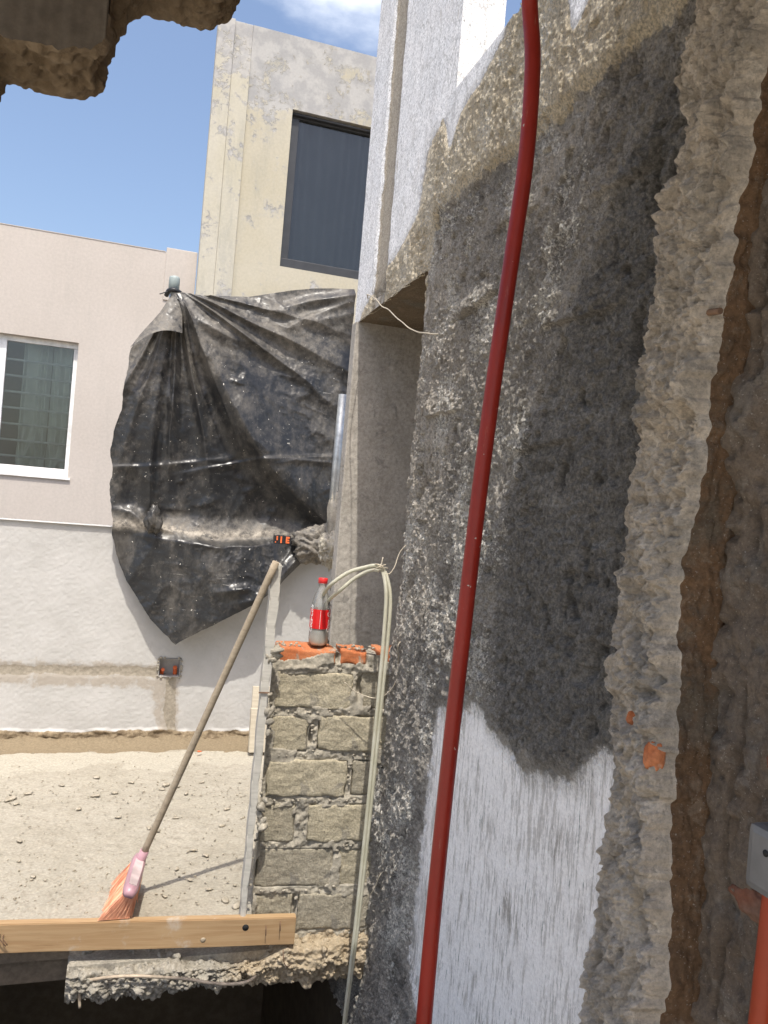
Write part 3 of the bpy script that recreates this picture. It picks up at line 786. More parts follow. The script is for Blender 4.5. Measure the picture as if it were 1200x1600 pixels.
v = np.linspace(0, 1, nv_)[:, None]
Ys = lk[None, :]*(1-v)+rk[None, :]*v
Zs = np.repeat(zz[None, :], nv_, 0)
ws = .010*fbm(Ys, Zs, 40, 3, 251); em = sstep(0, .16, v)*sstep(1, .92, v); ds = .034*fbm(Ys, Zs, 7, 3, 241)+em*(.034*facets(Ys+ws, Zs*1.2+ws, 13, 245, 1.6)*sstep(-.12, .1, fbm(Ys, Zs, 5, 3, 243))+.013*facets(Ys+ws, Zs, 42, 246, 1.6)+.010*facets(Ys, Zs+ws, 95, 247, 1.6))+.016*fbm(Ys, Zs, 40, 4, 249)+.014*facets(Ys+ws, Zs, 30, 252, 1.5)*sstep(.45, .75, v)*sstep(1, .95, v)+.010*em*(vn(Ys*140, Zs*140, 250)-.5)+.02; ds -= .02*np.clip(vn(Ys*62, Zs*62, 253)-.7, 0, 1)*3*em
course = np.abs(((Zs+.06*Ys) % .155)/.155-.5)
ds = ds-.006*sstep(.07, .0, course)
for (y0, z0, ry, rz, dep) in ((1.06, .745, .02, .035, .05), (1.05, .57, .018, .03, .03), (1.19, .66, .018, .02, .02), (1.13, 1.66, .014, .02, .02), (1.10, .93, .02, .012, .02), (1.16, .50, .025, .03, .02)):
    ds -= dep*np.exp(-((Ys-y0)/ry)**2-((Zs-z0)/rz)**2)
ds *= sstep(0, .10, v)*sstep(1.0, .93, v)*.9+.1
ds -= .055*sstep(.10, 0, v)
ds -= .015*sstep(.93, 1, v)
Pst = np.stack([.866-.060*v-ds, Ys, Zs], -1)
o = link('broken_face', grid_mesh('broken_face', Pst, flip=False), M['stub'], st)
o.data.polygons.foreach_set('use_smooth', np.zeros(len(o.data.polygons), bool))
row = Pst[-1]
nb = 30
t = np.linspace(0, 1, nb)[:, None]
Xb = row[None, :, 0]*(1-t)+.89*t
Yb = row[None, :, 1]*(1-sstep(0, .7, t))+(np.convolve(np.pad(row[:, 1], 30, 'edge'), np.ones(61)/61, 'valid')[None, :])*sstep(0, .7, t)-.010*t+.008*fbm(Xb, Zs[:nb], 7, 3, 255)*np.minimum(1, 4*t)+.006*facets(Xb*2, Zs[:nb], 40, 259)*np.minimum(1, 4*t)
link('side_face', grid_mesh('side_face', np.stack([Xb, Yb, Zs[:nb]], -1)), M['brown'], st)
# orange brick chip, second paler chip
for (y, z, sy, sz, m_, x_) in ((1.040, 1.010, .017, .027, 'brick', .797), (1.150, 1.04, .010, .014, 'brick', .836)):
    o = link('brick_chip', rock_mesh('brick_chip', (.016, sy, sz), 8+z, 4, 1, .24), M[m_], st, True)
    o.location = (x_, y, z)
# nearer wall beyond the stub, in the shade
yv2 = np.arange(.20, 1.03, .005); zv2 = np.arange(-.1, 2.5, .006)
Y2, Z2 = np.meshgrid(yv2, zv2, indexing='ij')
d2 = .030*fbm(Y2, Z2, 6, 3, 261)+.016*facets(Y2+.01*fbm(Y2, Z2, 30, 3, 263), Z2, 15, 265)+.008*facets(Y2, Z2, 50, 266)+.008*fbm(Y2, Z2, 60, 3, 267)
d2 += .02*sstep(.05, -.05, fbm(Y2, Z2, 3.0, 3, 271))
crk = np.exp(-((Y2-(.955+.05*fbm(Z2, Z2*0, 3, 4, 273)))/.006)**2)
d2 -= .022*crk*sstep(-.1, .1, fbm(Y2, Z2, 4, 3, 275))
d2 -= .03*np.clip(vn(Y2*50, Z2*50, 277)-.72, 0, 1)*2
sw = thing('shaded_wall', 'shaded brown rough wall at the right edge carrying the metal box', 'wall', (.9, .6, -.1))
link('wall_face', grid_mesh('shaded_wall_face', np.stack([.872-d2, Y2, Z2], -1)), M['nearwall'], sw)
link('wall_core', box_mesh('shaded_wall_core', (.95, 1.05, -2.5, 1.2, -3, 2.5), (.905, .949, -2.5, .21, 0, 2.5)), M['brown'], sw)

# ---- low white wall across the back of the terrace
ww = thing('white_wall', 'low white stucco wall with grey mortar patches behind the terrace', 'wall', (.2, 4.52, 0))
xw = np.arange(-.82, 1.75, .005); zw = np.arange(-.01, 1.152, .005)
Xw, Zw = np.meshgrid(xw, zw, indexing='ij')
wx = Xw+.02*fbm(Xw, Zw, 12, 3, 301); wzz = Zw+.02*fbm(Xw, Zw, 12, 3, 305)
chase = ((wzz > .352) & (wzz < .402) & (Xw < .215)).astype(float)
cx = .285+.22*np.clip(.16-Zw, 0, 1)**1.2*1.6
chase2 = ((np.abs(wx-cx) < .028) & (Zw < .35)).astype(float)
stain = (((wzz > .27) & (wzz < .445) & (Xw < .25)) | ((np.abs(wx-cx+.02) < .085) & (Zw < .38))).astype(float)
foot = (wzz < .055+.02*fbm(Xw, Zw*0, 7, 3, 311)).astype(float)
m_ch = blur(np.maximum(chase*.95, chase2), 2); m_st = blur(stain*.62, 8); m_ft = blur(foot, 2)
dw = .0045*fbm(Xw, Zw, 3, 3, 321)+.0006*fbm(Xw, Zw, 24, 3, 323)+.0022*fbm(Xw, Zw, 75, 2, 325)
dw += -.008*blur(chase2, 3)+.003*m_ch*fbm(Xw, Zw, 70, 3, 331)-.004*blur(chase, 2)
dw += m_ft*(.012+.045*fbm(Xw, Zw*2, 14, 4, 335))
keepq = ~((Xw[:-1, :-1] > .212) & (Xw[:-1, :-1] < .326) & (Zw[:-1, :-1] > .352) & (Zw[:-1, :-1] < .452))
link('stucco_face', grid_mesh('stucco_face', np.stack([Xw, 4.52-dw, Zw], -1), keepq, dict(m_chase=m_ch, m_stain=m_st, m_foot=m_ft)), M['whitewall'], ww)
topw = grid_mesh('wall_top', plane_grid((-.82, 4.505, 1.1505), (2.57, 0, 0), (0, .16, 0), 300, 12, .005, 12, 341, (0, 0, 1)))
link('wall_top', topw, M['whitewall'], ww)
link('wall_core', box_mesh('white_wall_core', (-.82, .205, 4.535, 4.66, -.12, 1.148), (.333, 1.75, 4.535, 4.66, -.12, 1.148), (.205, .333, 4.535, 4.66, .46, 1.148), (.205, .333, 4.535, 4.66, -.12, .345), (.205, .333, 4.60, 4.66, .346, .459), (-4, -.821, 4.521, 4.66, -.12, 1.151)), M['whitewall'], ww)

# recessed junction box with two orange conduit stubs
jb = thing('junction_box', 'square recessed metal box with two orange pipe stubs low in the white wall', 'electrical box', (.268, 4.56, .40))
link('box_shell', box_mesh('box_shell', (.212, .326, 4.585, 4.59, .352, .452), (.2115, .2145, 4.515, 4.5845, .352, .452), (.3235, .3265, 4.515, 4.5845, .352, .452), (.2146, .3234, 4.515, 4.5845, .3515, .3545), (.2146, .3234, 4.515, 4.5845, .4495, .4525)), M['recessbox'], jb)
tube('conduit_stub', [(.233, 4.575, .352), (.233, 4.565, .375), (.236, 4.545, .385)], .010, M['orangepl'], jb, 10, 4)
tube('conduit_stub', [(.303, 4.575, .352), (.303, 4.565, .38), (.300, 4.55, .398)], .0115, M['orangepl'], jb, 10, 4)
bm = bmesh.new()
for i in range(26):
    a = random.random()*2*math.pi
    x = random.choice((.208, .331, random.uniform(.21, .33))); z = random.uniform(.352, .455) if x in (.208, .331) else random.choice((.347, .457))
    me_ = rock_mesh('t', (.008, .006, .007), i, 1)
    tmp = bmesh.new(); tmp.from_mesh(me_); tmp.transform(Matrix.Translation((x, 4.515, z))); tmp.to_mesh(me_); tmp.free(); bm.from_mesh(me_)
kind(link('chipped_rim', bm_mesh('chipped_rim', bm), M['mortar'], jb, True), 'stuff')

# ---- pale pink house behind
PY = 8.0
pk = thing('pink_house', 'pale pink rendered house with white barred window behind the white wall', 'house', (-1.5, PY, -3))
wx0, wx1, wz0, wz1 = -2.3, -.585, 1.425, 2.685
link('wall', box_mesh('pink_wall', (-7, wx0, PY, PY+.22, -3, 3.66), (wx1, .40, PY, PY+.22, -3, 3.66), (wx0, wx1, PY, PY+.22, wz1, 3.66), (wx0, wx1, PY, PY+.22, -3, wz0)), M['pink'], pk)
link('body', box_mesh('pink_body', (-7, -6.8, PY+.221, 14, -3, 3.6), (-6.8, .40, 13.8, 14, -3, 3.6), (-6.8, .40, PY+1.6, PY+1.7, -3, 3.4), (-6.8, .40, PY+.221, 13.8, 3.42, 3.55)), M['pink'], pk)
link('parapet_step', box_mesh('parapet_step', (.128, .418, PY-.012, PY+.2, 3.20, 3.705), bevel=.008), M['pink'], pk)
link('coping', box_mesh('coping', (-7, .12, PY-.004, PY+.24, 3.661, 3.668)), M['pink'], pk)
fy = PY+.07
fr = link('window', box_mesh('pink_window_frame', (wx0, wx1, fy, fy+.05, wz1-.05, wz1), (wx0, wx1, fy-.01, fy+.05, wz0, wz0+.075), (wx1-.04, wx1, fy, fy+.05, wz0+.076, wz1-.051), (wx0, wx0+.04, fy, fy+.05, wz0+.076, wz1-.051), (-1.265, -1.20, fy-.012, fy+.04, wz0+.076, wz1-.051), bevel=.004), M['alu'], pk)
link('pane', box_mesh('pink_pane', (-1.199, wx1-.041, fy+.02, fy+.026, wz0+.077, wz1-.052)), M['glass'], fr)
link('pane', box_mesh('pink_pane_left', (wx0+.041, -1.266, fy+.02, fy+.026, wz0+.077, wz1-.052)), M['glass'], fr)
link('sill', box_mesh('pink_sill', (wx0-.03, wx1+.02, PY-.02, PY+.065, wz0-.022, wz0-.002)), M['alu'], fr)
for i in range(7):
    z = wz0+.16+i*.148
    tube('window_bar', [(wx0, fy+.045, z), (wx1, fy+.045, z)], .011, M['barp'], fr, 6, 1)
def curtain(name, x0, x1, y, z0, z1, folds, amp, m_, par, tie=0, seed=0):
    n1, n2 = 120, 50
    u, v_ = np.meshgrid(np.linspace(0, 1, n1), np.linspace(0, 1, n2), indexing='ij')
    Yc_ = y+amp*np.sin(u*folds*6.28+.8*np.sin(u*7+seed)+1.2*v_*np.sin(u*9))*(.6+.4*v_)
    if tie: Yc_ = Yc_+.03*np.sin(v_*26+3*np.sin(u*9))*sstep(.45, .2, v_)
    link(name, grid_mesh(name, np.stack([x0+(x1-x0)*u, Yc_, z0+(z1-z0)*v_], -1)), m_, par)
curtain('curtain', -1.07, -.82, fy+.14, wz0-.1, wz1+.1, 3, .03, M['curtain'], fr, 1, 1)
curtain('curtain', -.81, -.5, fy+.15, wz0-.1, wz1+.1, 3.5, .03, M['curtain'], fr, 1, 4)

# ---- taller yellow house
YY = 7.9
yh = thing('yellow_house', 'tall peeling yellow house with one large dark window', 'house', (1.8, YY, -3))
yx0, yx1, yz0, yz1 = 1.205, 2.50, 3.685, 5.24
ZT = 5.955
link('wall', box_mesh('yellow_wall', (.76, yx0, YY, YY+.24, -3, ZT), (yx1, 6, YY, YY+.24, -3, ZT), (yx0, yx1, YY, YY+.24, yz1, ZT), (yx0, yx1, YY, YY+.24, -3, yz0)), M['yellow'], yh)
link('corner_strip', box_mesh('corner_strip', (.425, .585, YY-.035, YY+.10, -3, ZT-.005), bevel=.006), M['yellow2'], yh)
link('pilaster', box_mesh('pilaster', (.586, .759, YY-.026, YY+.23, -3, 5.63), (.586, .759, YY-.002, YY+.229, 5.631, ZT-.002), bevel=.005), M['yellow2'], yh)
bm = bmesh.new()
zt_ = ZT-.01
for q in (((.44, YY+.238), (1.0, 13), (5.95, 13), (5.95, YY+.238)),):
    lo = [bm.verts.new((x, y, -3)) for x, y in q]; hi = [bm.verts.new((x, y, zt_-.12)) for x, y in q]
    for k in range(3): bm.faces.new((lo[k], hi[k], hi[k+1], lo[k+1]))
    bm.faces.new(hi)
link('body', bm_mesh('yellow_body', bm), M['yellow'], yh)
fy = YY+.06
fr = link('window', box_mesh('yellow_window_frame', (yx0, yx1, fy, fy+.06, yz1-.055, yz1), (yx0, yx1, fy-.012, fy+.06, yz0, yz0+.10), (yx0, yx0+.085, fy, fy+.06, yz0+.101, yz1-.056), (yx1-.085, yx1, fy, fy+.06, yz0+.101, yz1-.056), bevel=.005), M['dframe'], yh)
link('pane', box_mesh('yellow_pane', (yx0+.086, yx1-.086, fy+.03, fy+.036, yz0+.102, yz1-.057)), M['tintglass'], fr)
curtain('curtain', yx0+.03, yx1, fy+.13, yz0-.1, yz1+.1, 7, .05, M['greycurtain'], fr, 0, 2)
tube('track', [(yx0+.01, YY+.03, yz1-.03), (yx1-.01, YY+.03, yz1-.03)], .012, M['dframe'], fr, 6, 1)

# ================================================================== OBJECTS
# ---- block pier with brick top, its own axes (u along the face, v into depth)
PB5 = R(5.5)
PA = Vector((math.cos(PB5), -math.sin(PB5), 0)); PB = Vector((math.sin(PB5), math.cos(PB5), 0))
PQ = Vector((.87, 2.544, 0))
def pier(u, v, z): return PQ+PA*u+PB*v+Vector((0, 0, z))
def pier_m(u, v, z, tilt=0, turn=0):
    m = Matrix(((PA.x, PB.x, 0, 0), (PA.y, PB.y, 0, 0), (0, 0, 1, 0), (0, 0, 0, 1)))
    return Matrix.Translation(pier(u, v, z)) @ m @ Matrix.Rotation(tilt, 4, 'Y') @ Matrix.Rotation(turn, 4, 'Z')
pr = thing('block_pier', 'grey concrete block pier topped with orange bricks against the right wall', 'pier', tuple(pier(-.2, .07, -.05)))
UNITS = [(-.378, -.122, .683, .806, 0, 0), (-.096, .034, .688, .812, .004, 0), (-.383, -.257, .540, .658, .002, 0), (-.228, .034, .546, .666, -.003, 0),
         (-.386, -.117, .393, .517, -.002, 0), (-.104, .034, .396, .520, .003, 0), (-.391, -.277, .244, .370, 0, 0), (-.238, .034, .243, .371, -.002, 0),
         (-.396, -.137, .094, .222, 0, 0), (-.122, .034, .092, .221, .004, 0), (-.391, -.264, -.045, .073, .008, 0), (-.247, .034, -.050, .072, 0, 0)]
for i, (u0, u1, z0, z1, dv, _) in enumerate(UNITS):
    o = link('block', rough_box('block', u1-u0, .14, z1-z0, .0055, .0032, .0018, i+1, .020), M['block'], pr)
    o.matrix_basis = pier_m(u0, dv+random.uniform(-.003, .003), z0, R(random.uniform(-.7, .7)), R(random.uniform(-.8, .8)))
BR = [(-.380, -.188, .832, .882), (-.173, -.079, .834, .884), (-.045, .034, .838, .884)]
for i, (u0, u1, z0, z1) in enumerate(BR):
    o = link('brick', rough_box('brick', u1-u0, .14, z1-z0, .006, .0018, .0018, i+31, .020), M['brick'], pr)
    o.matrix_basis = pier_m(u0, -.002+.003*i, z0, R((-.5, .4, 0)[i]), R((.5, -.8, 0)[i]))
# mortar: one rough sheet behind the faces, squeezed out of the joints
um = np.arange(-.395, .05, .0038); zm = np.arange(-.075, .872, .0038)
Um, Zm = np.meshgrid(um, zm, indexing='ij')
inside = np.full(Um.shape, 9.)
for (u0, u1, z0, z1, *_) in UNITS+[(*b_, 0, 0) for b_ in BR]:
    dx = np.maximum(u0-Um, Um-u1); dz = np.maximum(z0-Zm, Zm-z1)
    inside = np.minimum(inside, np.maximum(dx, dz))
joint = sstep(-.004, .006, inside)
m_out = .016*fbm(Um, Zm, 26, 4, 401)+.016*fbm(Um, Zm, 75, 3, 405)
dep = np.where(joint > .01, .003+(-m_out)*joint, .02)
dep -= .012*np.exp(-((Zm-.819)/.013)**2)*sstep(-.1, .12, fbm(Um, Zm, 11, 3, 409)+.06)
smear = sstep(.02, .14, fbm(Um, Zm, 8, 4, 413))*sstep(.03, .0, inside)
band = np.exp(-((Zm-(.826+.028*sstep(-.32, -.2, Um)*sstep(-.16, -.19, Um)))/.020)**2)*sstep(-.39, -.33, Um)*sstep(-.15, -.2, Um)
cover = sstep(.0, .12, fbm(Um, Zm, 9, 4, 421))*sstep(-.020, -.004, inside+.014*fbm(Um, Zm, 30, 3, 423))
dep = np.where((cover > .5) & (inside < .02), np.minimum(dep, -.003-.010*fbm(Um, Zm, 45, 3, 425)), dep)
dep = np.minimum(dep, np.where(band > .35, -.005-.012*fbm(Um, Zm, 40, 3, 417), 9))
for (ua, za, ru, rz) in ((-.098, .758, .008, .03), (-.183, .856, .007, .016), (-.258, .03, .007, .025), (-.25, .59, .005, .02)):
    dep += .05*np.exp(-((Um-ua)/ru)**2-((Zm-za)/rz)**2)
Pm = np.array(PQ)+Um[..., None]*np.array(PA)+dep[..., None]*np.array(PB)+Zm[..., None]*np.array((0, 0, 1.))
link('mortar', grid_mesh('mortar', Pm), M['mortar'], pr)
o = link('mortar_core', box_mesh('mortar_core', (-.385, .0, .03, .135, -.06, .868)), M['mortar'], pr)
o.matrix_basis = pier_m(0, 0, 0)
bm = bmesh.new()
def add_rock(bm, p, sz, sd, sub=1, rough=.45, flat=1):
    me_ = rock_mesh('t', sz, sd, sub, flat, rough)
    bm_ = bmesh.new(); bm_.from_mesh(me_)
    bm_.transform(Matrix.Translation(p) @ Matrix.Rotation(sd*1.7, 4, 'Z') @ Matrix.Rotation(sd*.9, 4, 'X')); bm_.to_mesh(me_); bm_.free()
    bm.from_mesh(me_); bpy.data.meshes.remove(me_)
for i in range(150):
    (u0, u1, z0, z1, *_) = random.choice(UNITS)
    u = random.uniform(u0, u1); z = random.choice((z0-.011, z1+.012))
    if random.random() < .25: u = random.choice((u0-.01, u1+.01)); z = random.uniform(z0, z1)
    if u > .005: continue
    r_ = random.uniform(.002, .0065)
    add_rock(bm, pier(u, random.uniform(-.003, .003), z), (r_*1.5, r_, r_), i, 1)
for i in range(40):
    r_ = random.uniform(.002, .006)
    add_rock(bm, pier(random.choice((random.uniform(-.38, -.3), random.uniform(-.19, -.05))), random.uniform(.01, .1), .884), (r_*1.4, r_, r_*.7), i, 1)
kind(link('mortar_crumbs', bm_mesh('mortar_crumbs', bm), M['mortar'], pr, True), 'stuff')

# ---- upright plank against the pier, with mortar stuck to it
pl = thing('upright_plank', 'grey weathered plank standing upright along the left side of the block pier', 'plank', tuple(pier(-.42, 0, .002)))
pts = [pier(-.436, -.045, .002), pier(-.3975-.007, -.045, .002)]
bm = bmesh.new()
n_ = 40
rows = []
for i in range(n_+1):
    t = i/n_; z = .002+1.155*t
    ul = -.436*(1-t)-.4265*t; ur = -.419*(1-t)-.3945*t
    wv = .0012*math.sin(i*1.1)+.001*mnoise.noise(Vector((i*.4, 0, 0)))
    rows.append([bm.verts.new(pier(ul+wv, -.052-.012*t, z)), bm.verts.new(pier(ur+wv, -.052-.012*t, z)), bm.verts.new(pier(ur+wv, .014-.012*t, z)), bm.verts.new(pier(ul+wv, .014-.012*t, z))])
for A, B in zip(rows, rows[1:]):
    for k in range(4): bm.faces.new((A[k], A[(k+1) % 4], B[(k+1) % 4], B[k]))
bm.faces.new(rows[0][::-1]); bm.faces.new(rows[-1])
bmesh.ops.bevel(bm, geom=[e for e in bm.edges if abs((e.verts[0].co-e.verts[1].co).normalized().z) > .9 or e.verts[0] in rows[-1] and e.verts[1] in rows[-1]], offset=.004, segments=2, affect='EDGES')
me = bm_mesh('plank_body', bm)
o = link('plank_body', me, M['greywood'], pl)
bm = bmesh.new()
for i in range(26):
    add_rock(bm, pier(-.40+random.uniform(-.006, .012), -.05+random.uniform(-.012, .004), random.choice((random.uniform(.24, .40), random.uniform(.60, .74), random.uniform(.84, .9)))), (random.uniform(.006, .014), .010, random.uniform(.01, .03)), i+3, 2, .5)
kind(link('mortar_lumps', bm_mesh('mortar_lumps', bm), M['mortar'], pl, True), 'stuff')
link('band', box_mesh('band', (0, .034, -.002, .001, 0, .004)), M['rust'], pl).matrix_basis = pier_m(-.436, -.063, .745)

# ---- formwork board along the terrace edge
fb = thing('formwork_board', 'long yellowish pine board nailed along the broken edge of the terrace', 'board', tuple(pier(-.7, -.055, -.06)))
def board_mesh(l, t, h, sd):
    bm = bmesh.new(); bbox(bm, -l, 0, 0, t, 0, h)
    bmesh.ops.subdivide_edges(bm, edges=[e for e in bm.edges if abs(e.verts[0].co.x-e.verts[1].co.x) > .1], cuts=40)
    for v in bm.verts:
        q = Vector((v.co.x*2, sd, v.co.z)); v.co.y += .0025*mnoise.noise(q); v.co.z += .0022*mnoise.noise(q*3+Vector((3, 1, 1)))
    bmesh.ops.bevel(bm, geom=[e for e in bm.edges if e.is_boundary or len(e.link_faces) == 2 and e.calc_face_angle(0) > .6], offset=.0025, segments=2, affect='EDGES')
    return bm_mesh('board_body', bm)
o = link('board_body', board_mesh(1.9, .030, .088, 3), M['pine'], fb)
o.matrix_basis = pier_m(-.257, -.065, -.060)
def nail(u, z, lz, bend):
    p = pier(u, -.066, z)
    return tube('nail', [p, p+PB*-.012+Vector((0, 0, -.004)), p+PB*-.014+Vector((bend, 0, -lz))], .0016, M['rust'], fb, 6, 4)
nail(-.352, .005, .024, .001); nail(-.308, .018, .024, .001); nail(-1.14, .0, .03, .02); nail(-1.13, -.002, .025, .015)
hole = lathe('t', [(.0105, -.001), (.0102, .0004), (.0001, .0005)], 20)
o = link('knot_hole', hole, M['black'], fb, True); o.matrix_basis = pier_m(-.416, -.0655, .0) @ Matrix.Rotation(R(90), 4, 'X')
knot = lathe('t', [(.0075, -.001), (.0085, .0), (.003, .0007), (.0001, .0007)], 16)
o = link('knot', knot, M['handle'], fb, True); o.matrix_basis = pier_m(-.545, -.0655, -.036) @ Matrix.Rotation(R(90), 4, 'X')
# formwork behind/under the board
kind(link('slab_edge', box_mesh('slab_edge', (-4, .53, 2.70, 2.76, -.22, -.131)), M['slab']), 'structure')

# ---- broken old slab edge under the board
bs = thing('broken_slab_edge', 'crumbling broken concrete slab edge jutting out under the board', 'concrete', (.4, 2.55, -.2))
xs = np.arange(-.075, .90, .0045); tt = np.linspace(0, 1, 70)
Xs, T = np.meshgrid(xs, tt, indexing='ij')
dr = sstep(.48, .60, Xs)
topz = -.112+.052*dr+.03*fbm(Xs, Xs*0, 9, 3, 431); botz = -.205-.02*sstep(.5, .8, Xs)+.045*fbm(Xs, Xs*0+4, 10, 4, 435)
frontY = 2.495+.02*(1-Xs)+.06*fbm(Xs, Xs*0+8, 6, 4, 439)
# profile: from under the board out to the lip, down the face and back underneath
pY = np.interp(T, [0, .28, .5, .78, 1], [0, 1, 1.04, .86, .1]); pZ = np.interp(T, [0, .28, .5, .78, 1], [1.0, .92, .55, .06, .0])
Ysb = 2.68+(frontY-2.68)*pY; Zsb = botz+(topz-botz)*pZ
nz_ = .03*fbm(Xs, T*.32, 12, 4, 441)+.030*facets(Xs, T*.32, 32, 445)+.018*facets(Xs, T*.32, 75, 447, 1.4)+.010*fbm(Xs, T*.32, 110, 2, 449)
nz_ = nz_*(1-.35*dr)
Ysb = Ysb-nz_*np.sin(np.clip(T*1.1, 0, 1)*math.pi*.8+.2); Zsb = Zsb+nz_*np.cos(np.clip(T, 0, 1)*math.pi)*.8
link('concrete_mass', grid_mesh('concrete_mass', np.stack([Xs, Ysb, Zsb], -1), flip=True), M['edge'], bs)
link('concrete_end', box_mesh('concrete_end', (-.07, .895, 2.56, 2.70, -.19, -.10)), M['edge'], bs)
bm = bmesh.new()
for i in range(520):
    x = random.uniform(-.06, .86); t = random.uniform(.05, .75)
    ix = min(len(xs)-1, int((x+.075)/.0045)); it = int(t*69)
    if x > .5 and random.random() < .45: continue
    r_ = random.uniform(.003, .0085)*(1 if random.random() < .93 else 1.9)
    add_rock(bm, Vector((x, Ysb[ix, it]-.001, Zsb[ix, it])), (r_*1.4, r_, r_*.9), i, 1, .5)
kind(link('rubble_crumbs', bm_mesh('rubble_crumbs', bm), M['edge'], bs, True), 'stuff')
# mortar bed and rubble under the pier
bm = bmesh.new()
for i in range(120):
    u = random.uniform(-.25, .01); z = random.uniform(-.13, -.052)
    r_ = random.uniform(.006, .018)
    add_rock(bm, pier(u, .02-.25*( -.05-z), z), (r_*1.6, r_, r_), i+50, 2, .5)
kind(link('bedding_crumbs', bm_mesh('bedding_crumbs', bm), M['edge'], bs, True), 'stuff')
o = link('bedding', box_mesh('bedding', (-.27, .0, .03, .14, -.16, -.052)), M['edge'], bs); o.matrix_basis = pier_m(0, 0, 0)
tag(tube('bent_rod', [(-0.028, 2.532, -0.212), (-0.032, 2.534, -0.155), (-0.027, 2.533, -0.133), (0.083, 2.497, -0.106), (0.212, 2.456, -0.099), (0.341, 2.416, -0.104), (0.433, 2.387, -0.095), (0.477, 2.407, -0.092)], .0045, M['dustyrod'], None, 8, 8, .004),
    'thin dusty steel rod lying bent across the broken slab edge', 'rod')
tag(tube('bent_nail', [(.562, 2.455, -.045), (.565, 2.44, -.075), (.575, 2.435, -.088), (.590, 2.432, -.078)], .0016, M['rust'], None, 6, 6),
    'small rusty bent wire sticking up from the broken slab under the pier', 'wire')

# ---- broom
broom = thing('broom', 'broom with faded orange bristles and wooden handle leaning on the upright plank', 'broom', (.07, 2.55, .03))
A0 = Vector((.085, 2.535, .116)); A1 = Vector((.120, 2.80, .116))      # head, near end and far end
ax = (A1-A0).normalized(); L0 = (A1-A0).length
H0 = Vector((.116, 2.745, .118)); H1 = Vector((.448, 2.505, 1.165))
hdir = (H1-H0).normalized()
out = -(hdir-ax*hdir.dot(ax)).normalized()                    # bristle direction, opposite the handle
side = ax.cross(out).normalized()
bm = bmesh.new()
prof2 = [(-.024, -.006), (-.020, .010), (.020, .010), (.024, -.006), (.017, -.024), (-.017, -.024)]
rings = []
for i in range(15):
    t = i/14; e = min(t, 1-t); k = .55+.45*min(1, math.sqrt(max(e, 0)*9))
    rings.append([bm.verts.new(A0+ax*L0*t+side*a*k+out*b*k) for a, b in prof2])
for a, b in zip(rings, rings[1:]):
    for k in range(6):
        bm.faces.new((a[k], a[(k+1) % 6], b[(k+1) % 6], b[k]))
bm.faces.new(rings[0][::-1]); bm.faces.new(rings[-1])
bmesh.ops.recalc_face_normals(bm, faces=bm.faces[:])
link('head', bm_mesh('head', bm), M['headpl'], broom, True)
bm = bmesh.new()
cap = [bm.verts.new(A0+ax*L0*t-out*.0255+side*s_) for t, s_ in ((.10, -.012), (.5, -.015), (.92, -.011), (.92, .011), (.5, .015), (.10, .012))]
bm.faces.new(cap)
g_ = bmesh.ops.extrude_face_region(bm, geom=bm.faces[:])
for v in [x for x in g_['geom'] if isinstance(x, bmesh.types.BMVert)]: v.co += out*.004
bmesh.ops.recalc_face_normals(bm, faces=bm.faces[:])
link('head_panel', bm_mesh('head_panel', bm), M['headtop'], broom)
tube('socket', [H0-hdir*.012, H0+hdir*.02, H0+hdir*.055], [.019, .0165, .0145]+[.0145]*20, M['headpl'], broom, 14, 1)
tube('handle', [tuple(H0+hdir*.03+(H1-H0-hdir*.03)*t) for t in (0, .2, .4, .6, .8, 1)], .0115, M['handle'], broom, 16, 4)
bm = bmesh.new()
for i in range(2200):
    t = random.random(); s_ = random.uniform(-.021, .021)
    root = A0+ax*L0*(.02+.96*t)+side*s_*.85+out*.008
    spread = (t-.5)*.05+random.uniform(-.006, .006)
    tip = root+out*(.112+random.uniform(-.012, .003))+ax*(spread*1.1+random.uniform(-.006, .006))+side*(s_*1.3+random.uniform(-.007, .007))
    if tip.y < 2.566: tip.y = 2.566
    if tip.z < .032 and tip.y < 2.63: tip.z = .032
    if tip.z < .004: tip.z = .004
    mid = (root+tip)/2+side*random.uniform(-.004, .004)
    w_ = .0011
    d_ = Vector((random.uniform(-1, 1), random.uniform(-1, 1), random.uniform(-.4, .4))).normalized()*w_
    e_ = d_.cross(tip-root).normalized()*w_
    pr_ = [[bm.verts.new(p+q) for q in (d_, -.5*d_+.87*e_, -.5*d_-.87*e_)] for p in (root, mid, tip)]
    for a, b in zip(pr_, pr_[1:]):
        for k in range(3): bm.faces.new((a[k], a[(k+1) % 3], b[(k+1) % 3], b[k]))
kind(link('bristles', bm_mesh('bristles', bm), M['bristle'], broom), 'stuff')

# ---- bottle and level tubing
bt = thing('plastic_bottle', 'clear plastic drink bottle with red cap and red label standing on the bricks', 'bottle', tuple(pier(-.243, .06, .884)))
bp = pier(-.243, .06, .885)
BOT = [(.020, .004), (.027, .001), (.0315, .008), (.033, .020), (.0325, .05), (.031, .055), (.0325, .062), (.033, .118), (.0325, .128), (.030, .145), (.024, .168), (.0165, .186), (.0132, .196), (.0130, .206), (.0155, .2075), (.0155, .209), (.0125, .2095)]
o = link('bottle_body', lathe('bottle_body', BOT, 40), M['pet'], bt, True); o.location = bp
for v in o.data.vertices:
    if v.co.z < .018:
        a = math.atan2(v.co.y, v.co.x); k = 1+.07*math.cos(5*a)*(1-v.co.z/.018); v.co.x *= k; v.co.y *= k
o = link('cloudy_water', lathe('cloudy_water', [(.024, .004), (.0300, .010), (.0312, .022), (.0305, .052), (.001, .052)], 32), M['murk'], bt, True); o.location = bp
